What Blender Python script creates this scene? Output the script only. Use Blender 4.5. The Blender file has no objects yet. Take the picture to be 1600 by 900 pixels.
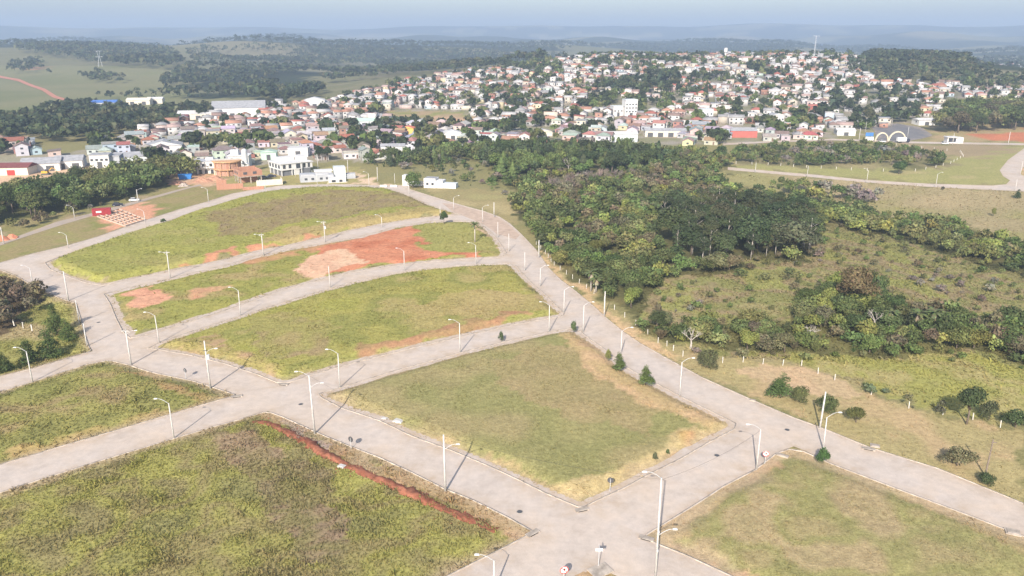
import bpy, bmesh, math, random
import numpy as np
from mathutils import Vector, Matrix
from mathutils.geometry import delaunay_2d_cdt

random.seed(7)
RNG = np.random.default_rng(11)
SC = bpy.context.scene
COL = SC.collection
R = math.radians

# ------------------------------------------------------------------ camera
HAZE = 2.2e-4
CAM_H, PITCH, FPX = 70.0, R(18.1), 1200.0          # metres, radians, focal length in photo pixels
cam_d = bpy.data.cameras.new('camera')
cam = bpy.data.objects.new('camera', cam_d)
COL.objects.link(cam)
cam.location = (0, 0, CAM_H)
cam.rotation_euler = (R(90) - PITCH, 0, 0)
cam_d.sensor_width = 36.0
cam_d.lens = 36.0 * FPX / 1600.0
cam_d.clip_start = 0.5
cam_d.clip_end = 60000
SC.camera = cam

# ------------------------------------------------------------------ sky and sun
SUN_EL, SUN_AZ = 32.0, 194.0                        # behind the camera, a little to the left
world = bpy.data.worlds.new('World')
SC.world = world
world.use_nodes = True
wn, wl = world.node_tree.nodes, world.node_tree.links
sky = wn.new('ShaderNodeTexSky')
sky.sky_type = 'NISHITA'
sky.sun_disc = False
sky.sun_elevation = R(SUN_EL)
sky.sun_rotation = R(SUN_AZ)
sky.air_density = 1.0
sky.dust_density = 2.0
sky.ozone_density = 1.0
bg = wn['Background']
bg.inputs['Strength'].default_value = 0.125
wl.new(sky.outputs[0], bg.inputs['Color'])
sun_d = bpy.data.lights.new('sun', 'SUN')
sun = bpy.data.objects.new('sun', sun_d)
COL.objects.link(sun)
sun_d.energy = 4.6
sun_d.angle = R(0.6)
sun_d.color = (1.0, 0.93, 0.845)
sd = Vector((math.sin(R(SUN_AZ)) * math.cos(R(SUN_EL)), math.cos(R(SUN_AZ)) * math.cos(R(SUN_EL)), math.sin(R(SUN_EL))))
sun.rotation_euler = sd.to_track_quat('Z', 'Y').to_euler()
sun.location = (-60, -60, 200)

vs = SC.view_settings
vs.view_transform = 'Standard'
vs.look = 'None'
vs.exposure = 0.77
vs.gamma = 1.0
vs.use_curve_mapping = False
cy = SC.cycles
cy.use_denoising = True
cy.max_bounces = 5
cy.diffuse_bounces = 2
cy.glossy_bounces = 2
cy.transmission_bounces = 3
cy.volume_bounces = 1
cy.transparent_max_bounces = 4
cy.sample_clamp_indirect = 6

# ------------------------------------------------------------------ maths helpers
def S(t):
    t = np.clip(t, 0, 1)
    return t * t * (3 - 2 * t)

def _h(ix, iy, seed):
    n = (ix.astype(np.int64) * 374761393 + iy.astype(np.int64) * 668265263 + seed * 974711) & 0xffffffff
    n = ((n ^ (n >> 13)) * 1274126177) & 0xffffffff
    return ((n ^ (n >> 16)) & 0xffff) / 65535.0

def vnoise(x, y, scale, seed=0):
    x = np.asarray(x, float) / scale
    y = np.asarray(y, float) / scale
    ix, iy = np.floor(x), np.floor(y)
    fx, fy = S(x - ix), S(y - iy)
    a, b = _h(ix, iy, seed), _h(ix + 1, iy, seed)
    c, d = _h(ix, iy + 1, seed), _h(ix + 1, iy + 1, seed)
    return (a * (1 - fx) + b * fx) * (1 - fy) + (c * (1 - fx) + d * fx) * fy

def fbm(x, y, scale, seed=0, n=3):
    v, a, t = 0, 1.0, 0
    for k in range(n):
        v = v + a * vnoise(x, y, scale / 2 ** k, seed + 17 * k)
        t += a
        a *= 0.5
    return v / t

def G(x, y, cx, cy_, sx, sy):
    return np.exp(-((x - cx) / sx) ** 2 - ((y - cy_) / sy) ** 2)

def base(x, y):
    """height of the land at x, y (lots' own relief not counted)"""
    x = np.asarray(x, float)
    y = np.asarray(y, float)
    d = np.hypot(x, y)
    z = -5.0 * G(x, y, 150, 330, 80, 90)
    hill = S((y - 540) / 680) * (1 - S((y - 1270) / 420)) * S((x + 380) / 560) * (1 - S((x - 560) / 420))
    z = z + 40 * hill
    z = z + 50 * G(x, y, -1400, 2000, 700, 560) + 14 * G(x, y, -650, 1500, 260, 260)
    z = z + 36 * G(x, y, -1040, 3500, 260, 300) + 34 * G(x, y, -760, 2300, 260, 240)
    z = z + 40 * G(x, y, -420, 2600, 420, 330) + 36 * G(x, y, 160, 3000, 500, 380)
    z = z + 8 * G(x, y, 760, 1500, 260, 260)
    az = np.arctan2(x, np.maximum(y, 1.0))
    far = d > 2400
    if np.any(far):
        rid = 0.5 * np.sin(az * 7 + 0.6) + 0.3 * np.sin(az * 19 + 2.0) + 0.2 * np.sin(az * 43 + 1)
        w = S((d - 6900) / 1700) * (165 + 28 * rid + 24 * S((az - 0.02) / 0.5))
        for dk, wk, ak, f1, f2, ph in ((3500, 330, 34, 12, 29, 5.2), (4300, 380, 56, 9, 23, .4), (5300, 450, 78, 7, 31, 2.1), (6500, 560, 100, 8, 27, 4.0)):
            n_ = .55 + .30 * np.sin(az * f1 + ph) + .15 * np.sin(az * f2 + ph * 2) + .10 * np.sin(az * 61 + ph)
            w = w + ak * np.maximum(n_, .05) * np.exp(-((d - dk - 300 * np.sin(az * 13 + ph)) / wk) ** 2)
        w = w + (fbm(x, y, 900, 5) - 0.45) * 40 * S((d - 2600) / 2600)
        z = z + np.where(far, w, 0)
    z = z + (fbm(x, y, 260, 9) - 0.5) * 9 * S((d - 700) / 700)
    return z

CP, SP = math.cos(PITCH), math.sin(PITCH)
def to_px(x, y, z):
    """photo pixel of a point"""
    x, y, z = np.asarray(x, float), np.asarray(y, float), np.asarray(z, float) - CAM_H
    dep = np.maximum(y * CP - z * SP, 1e-3)
    up = y * SP + z * CP
    return 800 + FPX * x / dep, 450 - FPX * up / dep

def at(px, py):
    """where the sight line through a photo pixel meets the land"""
    px, py = np.atleast_1d(np.asarray(px, float)), np.atleast_1d(np.asarray(py, float))
    dx = (px - 800) / FPX
    uy = (450 - py) / FPX
    dy = CP + uy * SP
    dz = -SP + uy * CP
    lo = np.full(px.shape, 20.0)
    hi = np.full(px.shape, 9500.0)
    done = np.zeros(px.shape, bool)
    prev = lo.copy()
    t = 40.0
    far = bool((py < 240).any())
    while t < 9500:
        zz = CAM_H + dz * t - base(dx * t, dy * t)
        new = (zz < 0) & ~done
        lo[new], hi[new] = prev[new], t
        done |= new
        prev[:] = t
        if done.all(): break
        t *= 1.02 if (far or t > 700) else 1.05
    for _ in range(30):
        m = (lo + hi) / 2
        below = CAM_H + dz * m - base(dx * m, dy * m) < 0
        hi = np.where(below, m, hi)
        lo = np.where(below, lo, m)
    return np.stack([dx * hi, dy * hi, base(dx * hi, dy * hi)], -1)

def P(px, py):
    return Vector(at(px, py)[0])

def mpp(p):
    """metres per photo pixel at a world point"""
    return (p[1] * CP - (p[2] - CAM_H) * SP) / FPX

def inside(px, py, poly):
    px, py = np.asarray(px, float), np.asarray(py, float)
    r = np.zeros(px.shape, bool)
    n = len(poly)
    for i in range(n):
        x1, y1 = poly[i]
        x2, y2 = poly[(i + 1) % n]
        if y1 == y2:
            continue
        c = ((y1 > py) != (y2 > py)) & (px < (x2 - x1) * (py - y1) / (y2 - y1) + x1)
        r ^= c
    return r

def world_poly(poly, step=5.0):
    """pixel outline -> world outline, evenly densified"""
    a = at([p[0] for p in poly], [p[1] for p in poly])
    out = []
    n = len(a)
    for i in range(n):
        p, q = a[i], a[(i + 1) % n]
        k = max(1, int(np.hypot(*(q - p)[:2]) / step))
        for j in range(k):
            out.append(p + (q - p) * j / k)
    out = np.array(out)
    out[:, 2] = base(out[:, 0], out[:, 1])
    return out

def sdf(x, y, wp):
    """distance inside (+) or outside (-) a world outline"""
    d2 = np.full(np.shape(x), 1e18)
    n = len(wp)
    for i in range(n):
        ax, ay = wp[i][:2]
        bx_, by_ = wp[(i + 1) % n][:2]
        ex, ey = bx_ - ax, by_ - ay
        t = np.clip(((x - ax) * ex + (y - ay) * ey) / max(ex * ex + ey * ey, 1e-9), 0, 1)
        d2 = np.minimum(d2, (x - ax - t * ex) ** 2 + (y - ay - t * ey) ** 2)
    d = np.sqrt(d2)
    return np.where(inside(x, y, [(p[0], p[1]) for p in wp]), d, -d)

# ------------------------------------------------------------------ material helpers
def new_mat(name, rough=0.9, spec=0.15):
    m = bpy.data.materials.new(name)
    m.use_nodes = True
    nt = m.node_tree
    b = nt.nodes['Principled BSDF']
    b.inputs['Roughness'].default_value = rough
    b.inputs['Specular IOR Level'].default_value = spec
    return m, nt.nodes, nt.links, b

def noise_node(n, l, scale, detail=4, rough=0.6, coord='Object', vec=None):
    t = n.new('ShaderNodeTexNoise')
    t.inputs['Scale'].default_value = scale
    t.inputs['Detail'].default_value = detail
    t.inputs['Roughness'].default_value = rough
    if vec is None:
        c = n.new('ShaderNodeTexCoord')
        vec = c.outputs[coord]
    l.new(vec, t.inputs['Vector'])
    return t

def ramp(n, l, src, stops):
    r = n.new('ShaderNodeValToRGB')
    e = r.color_ramp.elements
    e[0].position, e[0].color = stops[0][0], (*stops[0][1], 1)
    e[1].position, e[1].color = stops[-1][0], (*stops[-1][1], 1)
    for p, c in stops[1:-1]:
        k = e.new(p)
        k.color = (*c, 1)
    l.new(src, r.inputs[0])
    return r

def mix(n, l, a, b, fac, mode='MULTIPLY'):
    m = n.new('ShaderNodeMix')
    m.data_type = 'RGBA'
    m.blend_type = mode
    for sock, v in ((m.inputs[0], fac), (m.inputs[6], a), (m.inputs[7], b)):
        if hasattr(v, 'is_linked'):
            l.new(v, sock)
        elif isinstance(v, (int, float)):
            sock.default_value = v
        else:
            sock.default_value = (*v, 1)
    return m.outputs[2]

def bump(n, l, b, src, strength, dist):
    k = n.new('ShaderNodeBump')
    k.inputs['Strength'].default_value = strength
    k.inputs['Distance'].default_value = dist
    l.new(src, k.inputs['Height'])
    l.new(k.outputs[0], b.inputs['Normal'])

def plain(name, rgb, rough=0.8, spec=0.2, var=0.12, scale=1.5, metal=0.0):
    m, n, l, b = new_mat(name, rough, spec)
    t = noise_node(n, l, scale)
    r = ramp(n, l, t.outputs[0], [(0.3, (1 - var,) * 3), (0.7, (1 + var,) * 3)])
    l.new(mix(n, l, rgb, r.outputs[0], 1.0), b.inputs['Base Color'])
    b.inputs['Metallic'].default_value = metal
    return m

def by_object(name, rough=0.85, var=0.2, scale=0.8, streak=None):
    """colour comes from the object's own colour, with wear on top"""
    m, n, l, b = new_mat(name, rough)
    oi = n.new('ShaderNodeObjectInfo')
    t = noise_node(n, l, scale)
    r = ramp(n, l, t.outputs[0], [(0.3, (1 - var,) * 3), (0.7, (1 + var * .5,) * 3)])
    c = mix(n, l, oi.outputs['Color'], r.outputs[0], 1.0)
    if streak:
        w = n.new('ShaderNodeTexWave')
        w.inputs['Scale'].default_value = streak
        w.inputs['Distortion'].default_value = 0.4
        tc = n.new('ShaderNodeTexCoord')
        l.new(tc.outputs['Object'], w.inputs['Vector'])
        r2 = ramp(n, l, w.outputs[0], [(0.2, (.82,) * 3), (0.8, (1.05,) * 3)])
        c = mix(n, l, c, r2.outputs[0], 1.0)
    l.new(c, b.inputs['Base Color'])
    return m

def attr_mat(name, rough=0.9, fine=None, trans=0.0, objvar=0.0, spec=0.1):
    """colour comes from the mesh's own colour attribute 'tint'"""
    m, n, l, b = new_mat(name, rough, spec)
    a = n.new('ShaderNodeVertexColor')
    a.layer_name = 'tint'
    c = a.outputs[0]
    if fine:
        for sc, lo, hi in fine:
            t = noise_node(n, l, sc, 3)
            r = ramp(n, l, t.outputs[0], [(0.32, (lo,) * 3), (0.68, (hi,) * 3)])
            c = mix(n, l, c, r.outputs[0], 1.0)
    if objvar:
        oi = n.new('ShaderNodeObjectInfo')
        c = mix(n, l, c, oi.outputs['Color'], 1.0)
    l.new(c, b.inputs['Base Color'])
    if trans:
        out = n['Material Output']
        tr = n.new('ShaderNodeBsdfTranslucent')
        l.new(c, tr.inputs[0])
        ms = n.new('ShaderNodeMixShader')
        ms.inputs[0].default_value = trans
        l.new(b.outputs[0], ms.inputs[1])
        l.new(tr.outputs[0], ms.inputs[2])
        l.new(ms.outputs[0], out.inputs['Surface'])
    return m

# ------------------------------------------------------------------ object helpers
def tag(o, label=None, cat=None, group=None, kind=None):
    if label: o['label'] = label
    if cat: o['category'] = cat
    if group: o['group'] = group
    if kind: o['kind'] = kind
    return o

def link(name, data, parent=None, loc=None, rz=0.0, color=None):
    o = bpy.data.objects.new(name, data)
    COL.objects.link(o)
    if parent is not None: o.parent = parent
    if loc is not None: o.location = loc
    if rz: o.rotation_euler = (0, 0, rz)
    if color is not None: o.color = (*color[:3], 1)
    return o

def empty(name, loc, rz=0.0, scale=None):
    o = link(name, None, None, loc, rz)
    o.empty_display_size = 0.3
    if scale: o.scale = (scale,) * 3 if not hasattr(scale, '__len__') else scale
    return o

def np_mesh(name, v, f, mat, tint=None, smooth=False):
    """mesh from arrays: v (n,3); f (m,3) or (m,4); tint (n,3) per point"""
    me = bpy.data.meshes.new(name)
    v = np.ascontiguousarray(v, np.float32)
    f = np.ascontiguousarray(f, np.int32)
    m, k = f.shape
    me.vertices.add(len(v))
    me.vertices.foreach_set('co', v.ravel())
    me.loops.add(m * k)
    me.loops.foreach_set('vertex_index', f.ravel())
    me.polygons.add(m)
    me.polygons.foreach_set('loop_start', np.arange(0, m * k, k, dtype=np.int32))
    if smooth:
        me.polygons.foreach_set('use_smooth', np.ones(m, bool))
    if tint is not None:
        a = me.color_attributes.new('tint', 'FLOAT_COLOR', 'POINT')
        c = np.ones((len(v), 4), np.float32)
        c[:, :3] = tint
        a.data.foreach_set('color', c.ravel())
    me.update(calc_edges=True)
    me.materials.append(mat)
    return me

class MB:
    """collects boxes, tubes and prisms into one mesh"""
    def __init__(s):
        s.v, s.f = [], []
    def add(s, v, f):
        b = len(s.v)
        s.v += [tuple(p) for p in v]
        s.f += [tuple(b + i for i in q) for q in f]
        return s
    def box(s, x0, x1, y0, y1, z0, z1, rz=0.0, c=(0, 0)):
        v = [(x, y, z) for z in (z0, z1) for y in (y0, y1) for x in (x0, x1)]
        if rz:
            ca, sa = math.cos(rz), math.sin(rz)
            v = [(c[0] + (x - c[0]) * ca - (y - c[1]) * sa, c[1] + (x - c[0]) * sa + (y - c[1]) * ca, z) for x, y, z in v]
        return s.add(v, [(0, 2, 3, 1), (4, 5, 7, 6), (0, 1, 5, 4), (1, 3, 7, 5), (3, 2, 6, 7), (2, 0, 4, 6)])
    def prism(s, pts, y0, y1):
        """outline in x-z pulled along y"""
        n = len(pts)
        v = [(x, y0, z) for x, z in pts] + [(x, y1, z) for x, z in pts]
        return s.add(v, [tuple(range(n)), tuple(range(2 * n - 1, n - 1, -1))] + [(i, i + n, (i + 1) % n + n, (i + 1) % n) for i in range(n)])
    def tube(s, path, rads, n=6, cap=True):
        path = [Vector(p) for p in path]
        rings = []
        for i, p in enumerate(path):
            d = (path[min(i + 1, len(path) - 1)] - path[max(i - 1, 0)]).normalized()
            a = d.orthogonal().normalized()
            if abs(d.z) > 0.9: a = (Vector((1, 0, 0)) - d * d.x).normalized()
            b = d.cross(a)
            r = rads[i] if hasattr(rads, '__len__') else rads
            rings.append([p + (a * math.cos(2 * math.pi * k / n) + b * math.sin(2 * math.pi * k / n)) * r for k in range(n)])
        v = [q for ring in rings for q in ring]
        f = []
        for i in range(len(rings) - 1):
            for k in range(n):
                f.append((i * n + k, i * n + (k + 1) % n, (i + 1) * n + (k + 1) % n, (i + 1) * n + k))
        if cap:
            f.append(tuple(range(n - 1, -1, -1)))
            f.append(tuple((len(rings) - 1) * n + k for k in range(n)))
        return s.add(v, f)
    def mesh(s, name, mat, smooth=False):
        me = bpy.data.meshes.new(name)
        me.from_pydata(s.v, [], s.f)
        if smooth:
            me.polygons.foreach_set('use_smooth', [True] * len(me.polygons))
        me.update()
        me.materials.append(mat)
        return me
    def obj(s, name, mat, parent=None, loc=None, rz=0.0, smooth=False, color=None):
        return link(name, s.mesh(name, mat, smooth), parent, loc, rz, color)

ORD = ['leftmost', 'second', 'third', 'fourth', 'fifth', 'sixth', 'seventh', 'eighth', 'ninth', 'tenth', 'eleventh', 'twelfth',
       'thirteenth', 'fourteenth', 'fifteenth', 'sixteenth', 'seventeenth', 'eighteenth', 'nineteenth', 'twentieth'] + ['%dth' % k for k in range(21, 99)]
PENDING = []
def later(o, desc, place, cat, group, px):
    """label given at the end, once it is known how many share the description"""
    PENDING.append((o, desc, place, cat, group, px))

def settle_labels():
    b = {}
    for t in PENDING:
        b.setdefault((t[1], t[2]), []).append(t)
    for (desc, place), ts in b.items():
        ts.sort(key=lambda t: t[5])
        for i, (o, _, _, cat, group, _) in enumerate(ts):
            if len(ts) == 1:
                lab = '%s %s' % (desc, place)
            elif i == 0:
                lab = '%s %s, leftmost of these' % (desc, place)
            elif i == len(ts) - 1:
                lab = '%s %s, rightmost of these' % (desc, place)
            else:
                lab = '%s %s, %s from left' % (desc, place, ORD[i])
            tag(o, lab, cat, group)

# ------------------------------------------------------------------ outlines (photo pixels -> land)
ROADS = {
 'main': ([(1800,868),(1700,829),(1600,788),(1466,733),(1359,700),(1286,670),(1239,653),(1167,622),(1100,592),(1050,565),(1000,537),(975,520),(950,500),(925,477),(900,456),(875,437),(857,419),(837,390),(815,367),(797,350),(780,339),(755,330),(725,322),(675,307),(640,296),(620,289.5)],
          [(1800,925),(1700,882),(1599,838),(1499,800),(1399,763),(1299,725),(1257,704),(1159,668),(1072,624),(1017,595),(975,572),(947,547),(925,532),(907,517),(885,494),(850,457),(832,442),(805,412),(792,395),(775,370),(750,347),(722,337),(700,330),(675,322),(640,306),(612,296)]),
 'crest': ([(640,290),(590,290),(540,288.5),(500,288.5),(437,290.5),(400,296),(362,303),(325,315),(282,327),(235,342),(190,357),(150,371),(105,384),(50,397),(0,411),(-90,434)],
           [(640,306),(612,296.5),(575,293.5),(525,292.5),(475,294.5),(425,299.5),(400,304),(350,317),(300,332),(250,350),(200,365),(150,382),(100,399),(70,410),(0,423),(-90,448)]),
 'west': ([(60,405),(68,410),(76,420),(100,430),(130,441),(160,452),(172,475),(182,500),(192,520),(204,531),(230,546)],
          [(-10,416),(0,420),(25,430),(70,455),(100,467),(120,473),(127,500),(132,520),(140,542),(145,549),(138,562)]),
 'diagonal': ([(185,520),(200,538),(227,544),(250,547),(300,556),(350,569),(400,586),(432,600),(497,617),(533,638),(593,658),(643,682),(706,705),(766,730),(813,752),(853,772),(905,795),(960,816),(1005,838),(1025,850),(1075,870),(1140,900),(1300,975)],
              [(137,556),(170,563),(200,570),(237,582),(300,595),(350,611),(372,618),(420,643),(443,652),(493,675),(533,692),(593,715),(643,738),(693,763),(740,782),(793,808),(836,831),(880,858),(927,885),(975,905),(1120,985)]),
 'left_street': ([(-90,615),(0,589),(50,577),(100,562),(145,549),(190,540)], [(-90,638),(0,612),(50,597),(87,585),(137,569),(170,563),(215,573)]),
 'upper': ([(125,440),(160,447),(200,437),(250,427),(300,417),(350,407),(400,394),(450,384),(507,371),(550,360),(600,350),(650,342),(687,338),(725,336),(765,340)],
           [(140,470),(162,459),(200,450),(250,439),(300,427),(350,415),(400,401),(450,390),(507,380),(562,370),(612,356),(665,347),(700,345),(740,346),(775,355)]),
 'middle': ([(180,540),(205,530.5),(212,528),(250,517),(300,502),(350,486),(400,468),(445,452),(500,437.5),(550,426),(612,416),(675,409),(750,404),(785,402),(815,400)],
            [(185,565),(227,544),(250,535),(300,518),(350,502),(400,486),(445,472),(487,459),(550,441.5),(612,428),(675,419),(737,414),(800,412),(830,424)]),
 'lower': ([(395,625),(432,600),(452,598),(485,587),(562,565),(650,543),(750,520),(800,508),(885,494),(910,486)],
           [(430,648),(495,617),(532,606),(615,580),(682,562),(720,551),(797,532),(857,519),(900,513),(930,505)]),
 'bottom_left': ([(-90,754),(0,727),(33,717),(100,697),(200,668),(300,638),(372,618),(430,602)], [(-90,798),(0,770),(67,748),(167,717),(273,685),(333,667),(377,655),(420,642),(470,625)]),
 'cross': ([(830,836),(905,795),(933,783),(976,763),(1016,741),(1063,718),(1106,693),(1146,672),(1200,650)], [(915,895),(1005,838),(1050,811),(1092,785),(1132,759),(1180,734),(1217,706),(1290,680)]),
 'south': ([(870,812),(836,831),(706,898),(520,995)], [(965,845),(927,886),(900,899),(760,985)]),
 'far_left': ([(-60,400),(0,379),(37,366),(87,347),(150,331.5),(187,321),(220,312),(275,297),(312,288)], [(-60,405),(0,384),(37,371),(100,350.5),(150,336),(220,316),(300,293),(316,290)]),
 'right_side': ([(1137,261),(1200,267),(1275,273),(1350,281),(1450,287),(1550,290),(1572,288),(1578,282),(1567,275),(1562,266),(1575,250),(1600,232),(1660,205)],
                [(1137,265.5),(1200,271),(1275,277.5),(1350,285),(1450,292),(1525,296),(1575,298),(1610,300),(1640,296),(1620,285),(1594,272),(1598,262),(1690,210)]),
 'hill_track': ([(-60,113),(0,118.5),(30,124),(70,139),(90,151),(122,160)], [(-60,116),(0,122),(30,128),(66,142),(84,153.5),(116,162)]),
 'avenue': ([(1130,224),(1200,220.5),(1300,217),(1390,219),(1415,221),(1500,222.5),(1600,224),(1660,226)], [(1130,227),(1200,223),(1300,219.5),(1390,222),(1415,224),(1500,225.5),(1600,227),(1660,229)]),
 'gate_street': ([(1372,221),(1366,204),(1358,196),(1400,193),(1440,199),(1455,210)], [(1412,222),(1440,217),(1455,213),(1457,211)]),
}
LOTS = {
 'top': [(70,411),(78,421),(100,430),(130,441),(160,446.5),(200,437),(250,427),(300,417),(350,407),(400,394),(450,384),(507,371),(550,360),(600,350),(650,342),(687,338),(722,336),(700,330),(675,322),(640,306),(612,297),(575,293.5),(525,292.5),(475,294.5),(425,299.5),(400,304),(350,317),(300,332),(250,350),(200,365),(150,382),(100,399)],
 'red': [(162,460),(172,475),(182,500),(192,519),(203,529),(212,527.5),(250,517),(300,502),(350,486),(400,468),(445,452),(500,437.5),(550,426),(612,416),(675,409),(750,404),(785,402),(792,395),(775,370),(750,348),(738,346.5),(700,345.5),(665,347),(612,356),(562,370),(507,380),(450,390),(400,401),(350,415),(300,427),(250,439),(200,450)],
 'lime': [(230,545),(250,535),(300,518),(350,502),(400,486),(445,472),(487,459),(550,441.5),(612,428),(675,419),(737,414),(796,412),(806,415),(832,443),(850,458),(882,490),(880,494),(800,508),(750,520),(650,543),(562,565),(485,587),(452,598),(432,598),(400,585),(350,568.5),(300,556),(250,547)],
 'centre': [(497,616),(532,606),(615,580),(682,562),(720,551),(797,532),(857,519),(893,513),(907,518),(925,532),(947,547),(975,572),(1017,595),(1072,624),(1150,662),(1148,671),(1106,693),(1063,718),(1016,741),(976,763),(933,783),(914,793),(903,793),(853,772),(813,752),(766,730),(706,705),(643,682),(593,658),(533,638),(502,622)],
 'left': [(-90,638),(0,612),(50,597),(87,585),(137,569),(165,564),(175,564),(200,570),(237,582),(300,595),(350,611),(368,617),(360,621),(300,638),(200,668),(100,697),(33,717),(0,727),(-90,754)],
 'near': [(-90,798),(0,770),(67,748),(167,717),(273,685),(333,667),(377,655),(412,644),(424,645),(443,652),(493,675),(533,692),(593,715),(643,738),(693,763),(740,782),(793,808),(832,830),(828,836),(706,898),(520,995),(-90,1050)],
 'right': [(1006,840),(1012,834),(1050,811),(1092,785),(1132,759),(1180,734),(1212,709),(1232,702),(1257,706),(1299,725),(1399,763),(1499,800),(1599,838),(1700,882),(1800,925),(1800,1100),(1300,975),(1140,900),(1075,870),(1025,850)],
 'west_side': [(-90,480),(-10,418),(25,431),(70,456),(100,468),(119,474),(127,500),(132,520),(139,541),(143,548),(138,551),(100,562),(50,577),(0,589),(-90,615)],
}
LW = {k: world_poly(v, 3.0) for k, v in LOTS.items()}
LC = {k: world_poly(v, 1e9) for k, v in LOTS.items()}

EAST_VERGE = [(1600,789),(1466,733),(1359,700),(1286,670),(1239,653),(1167,622),(1100,592),(1050,565),(1000,537),(975,520),(950,500),(925,477),(900,456),(875,437),(857,421),(837,390),(850,392),(866,415),(885,428),(928,457),(960,482),(993,505),(1028,533),(1055,543),(1130,562),(1200,566),(1262,570),(1300,590),(1360,615),(1430,640),(1500,655),(1600,672)]
FOREST = [(765,268),(745,250),(760,240),(900,240),(1130,242),(1143,258),(1120,272),(1130,290),(1200,306),(1290,318),(1330,322),(1390,345),(1300,352),(1255,372),(1285,400),(1240,412),(1180,402),(1145,428),(1085,432),(1040,440),(1012,470),(1010,500),(962,478),(930,455),(890,428),(868,412),(850,390),(830,365),(812,340),(800,325),(810,300),(790,290)]
BAND = [(1300,340),(1390,345),(1480,345),(1530,365),(1600,395),(1700,420),(1700,470),(1600,432),(1530,412),(1470,395),(1400,372),(1340,365)]
CLUSTER = [(985,512),(1010,500),(1060,505),(1150,512),(1230,500),(1290,455),(1340,440),(1400,470),(1480,495),(1560,505),(1700,520),(1700,590),(1600,575),(1560,556),(1480,545),(1400,562),(1300,550),(1200,556),(1120,545),(1040,533)]
BRUSH = [(1140,236),(1200,230),(1360,228),(1420,238),(1475,246),(1485,262),(1430,262),(1380,258),(1260,260),(1150,254)]
WOOD_E = [(-60,332),(0,318),(60,304),(130,290),(210,275),(285,264),(300,276),(255,292),(200,308),(150,322),(100,330),(60,338),(0,350),(-60,362)]
THICKET = [(-80,470),(0,437),(45,450),(66,463),(60,478),(40,490),(15,512),(-80,540)]
LIME_FIELD = [(1120,552),(1200,560),(1300,552),(1400,563),(1480,547),(1600,577),(1700,600),(1700,670),(1600,668),(1500,650),(1440,632),(1370,612),(1300,588),(1250,567)]
TOWN_HILL = [(500,163),(560,146),(640,128),(720,116),(820,104),(900,92),(1000,84),(1130,76),(1260,76),(1340,95),(1350,118),(1440,130),(1560,135),(1640,140),(1640,160),(1480,152),(1470,182),(1400,195),(1330,212),(1250,219),(1130,226),(1000,229),(850,228),(700,232),(640,240),(600,246),(560,240),(600,214),(560,185)]
TOWN_LEFT = [(-60,250),(-60,226),(40,222),(60,238),(100,242),(150,230),(170,220),(260,200),(330,184),(400,168),(520,160),(600,185),(640,215),(600,250),(570,256),(540,252),(500,254),(440,256),(360,262),(300,264),(225,262),(180,262),(60,250),(0,262)]
CLEARING = [(586,176),(640,172),(730,175),(745,186),(730,196),(660,198),(600,190)]

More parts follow.
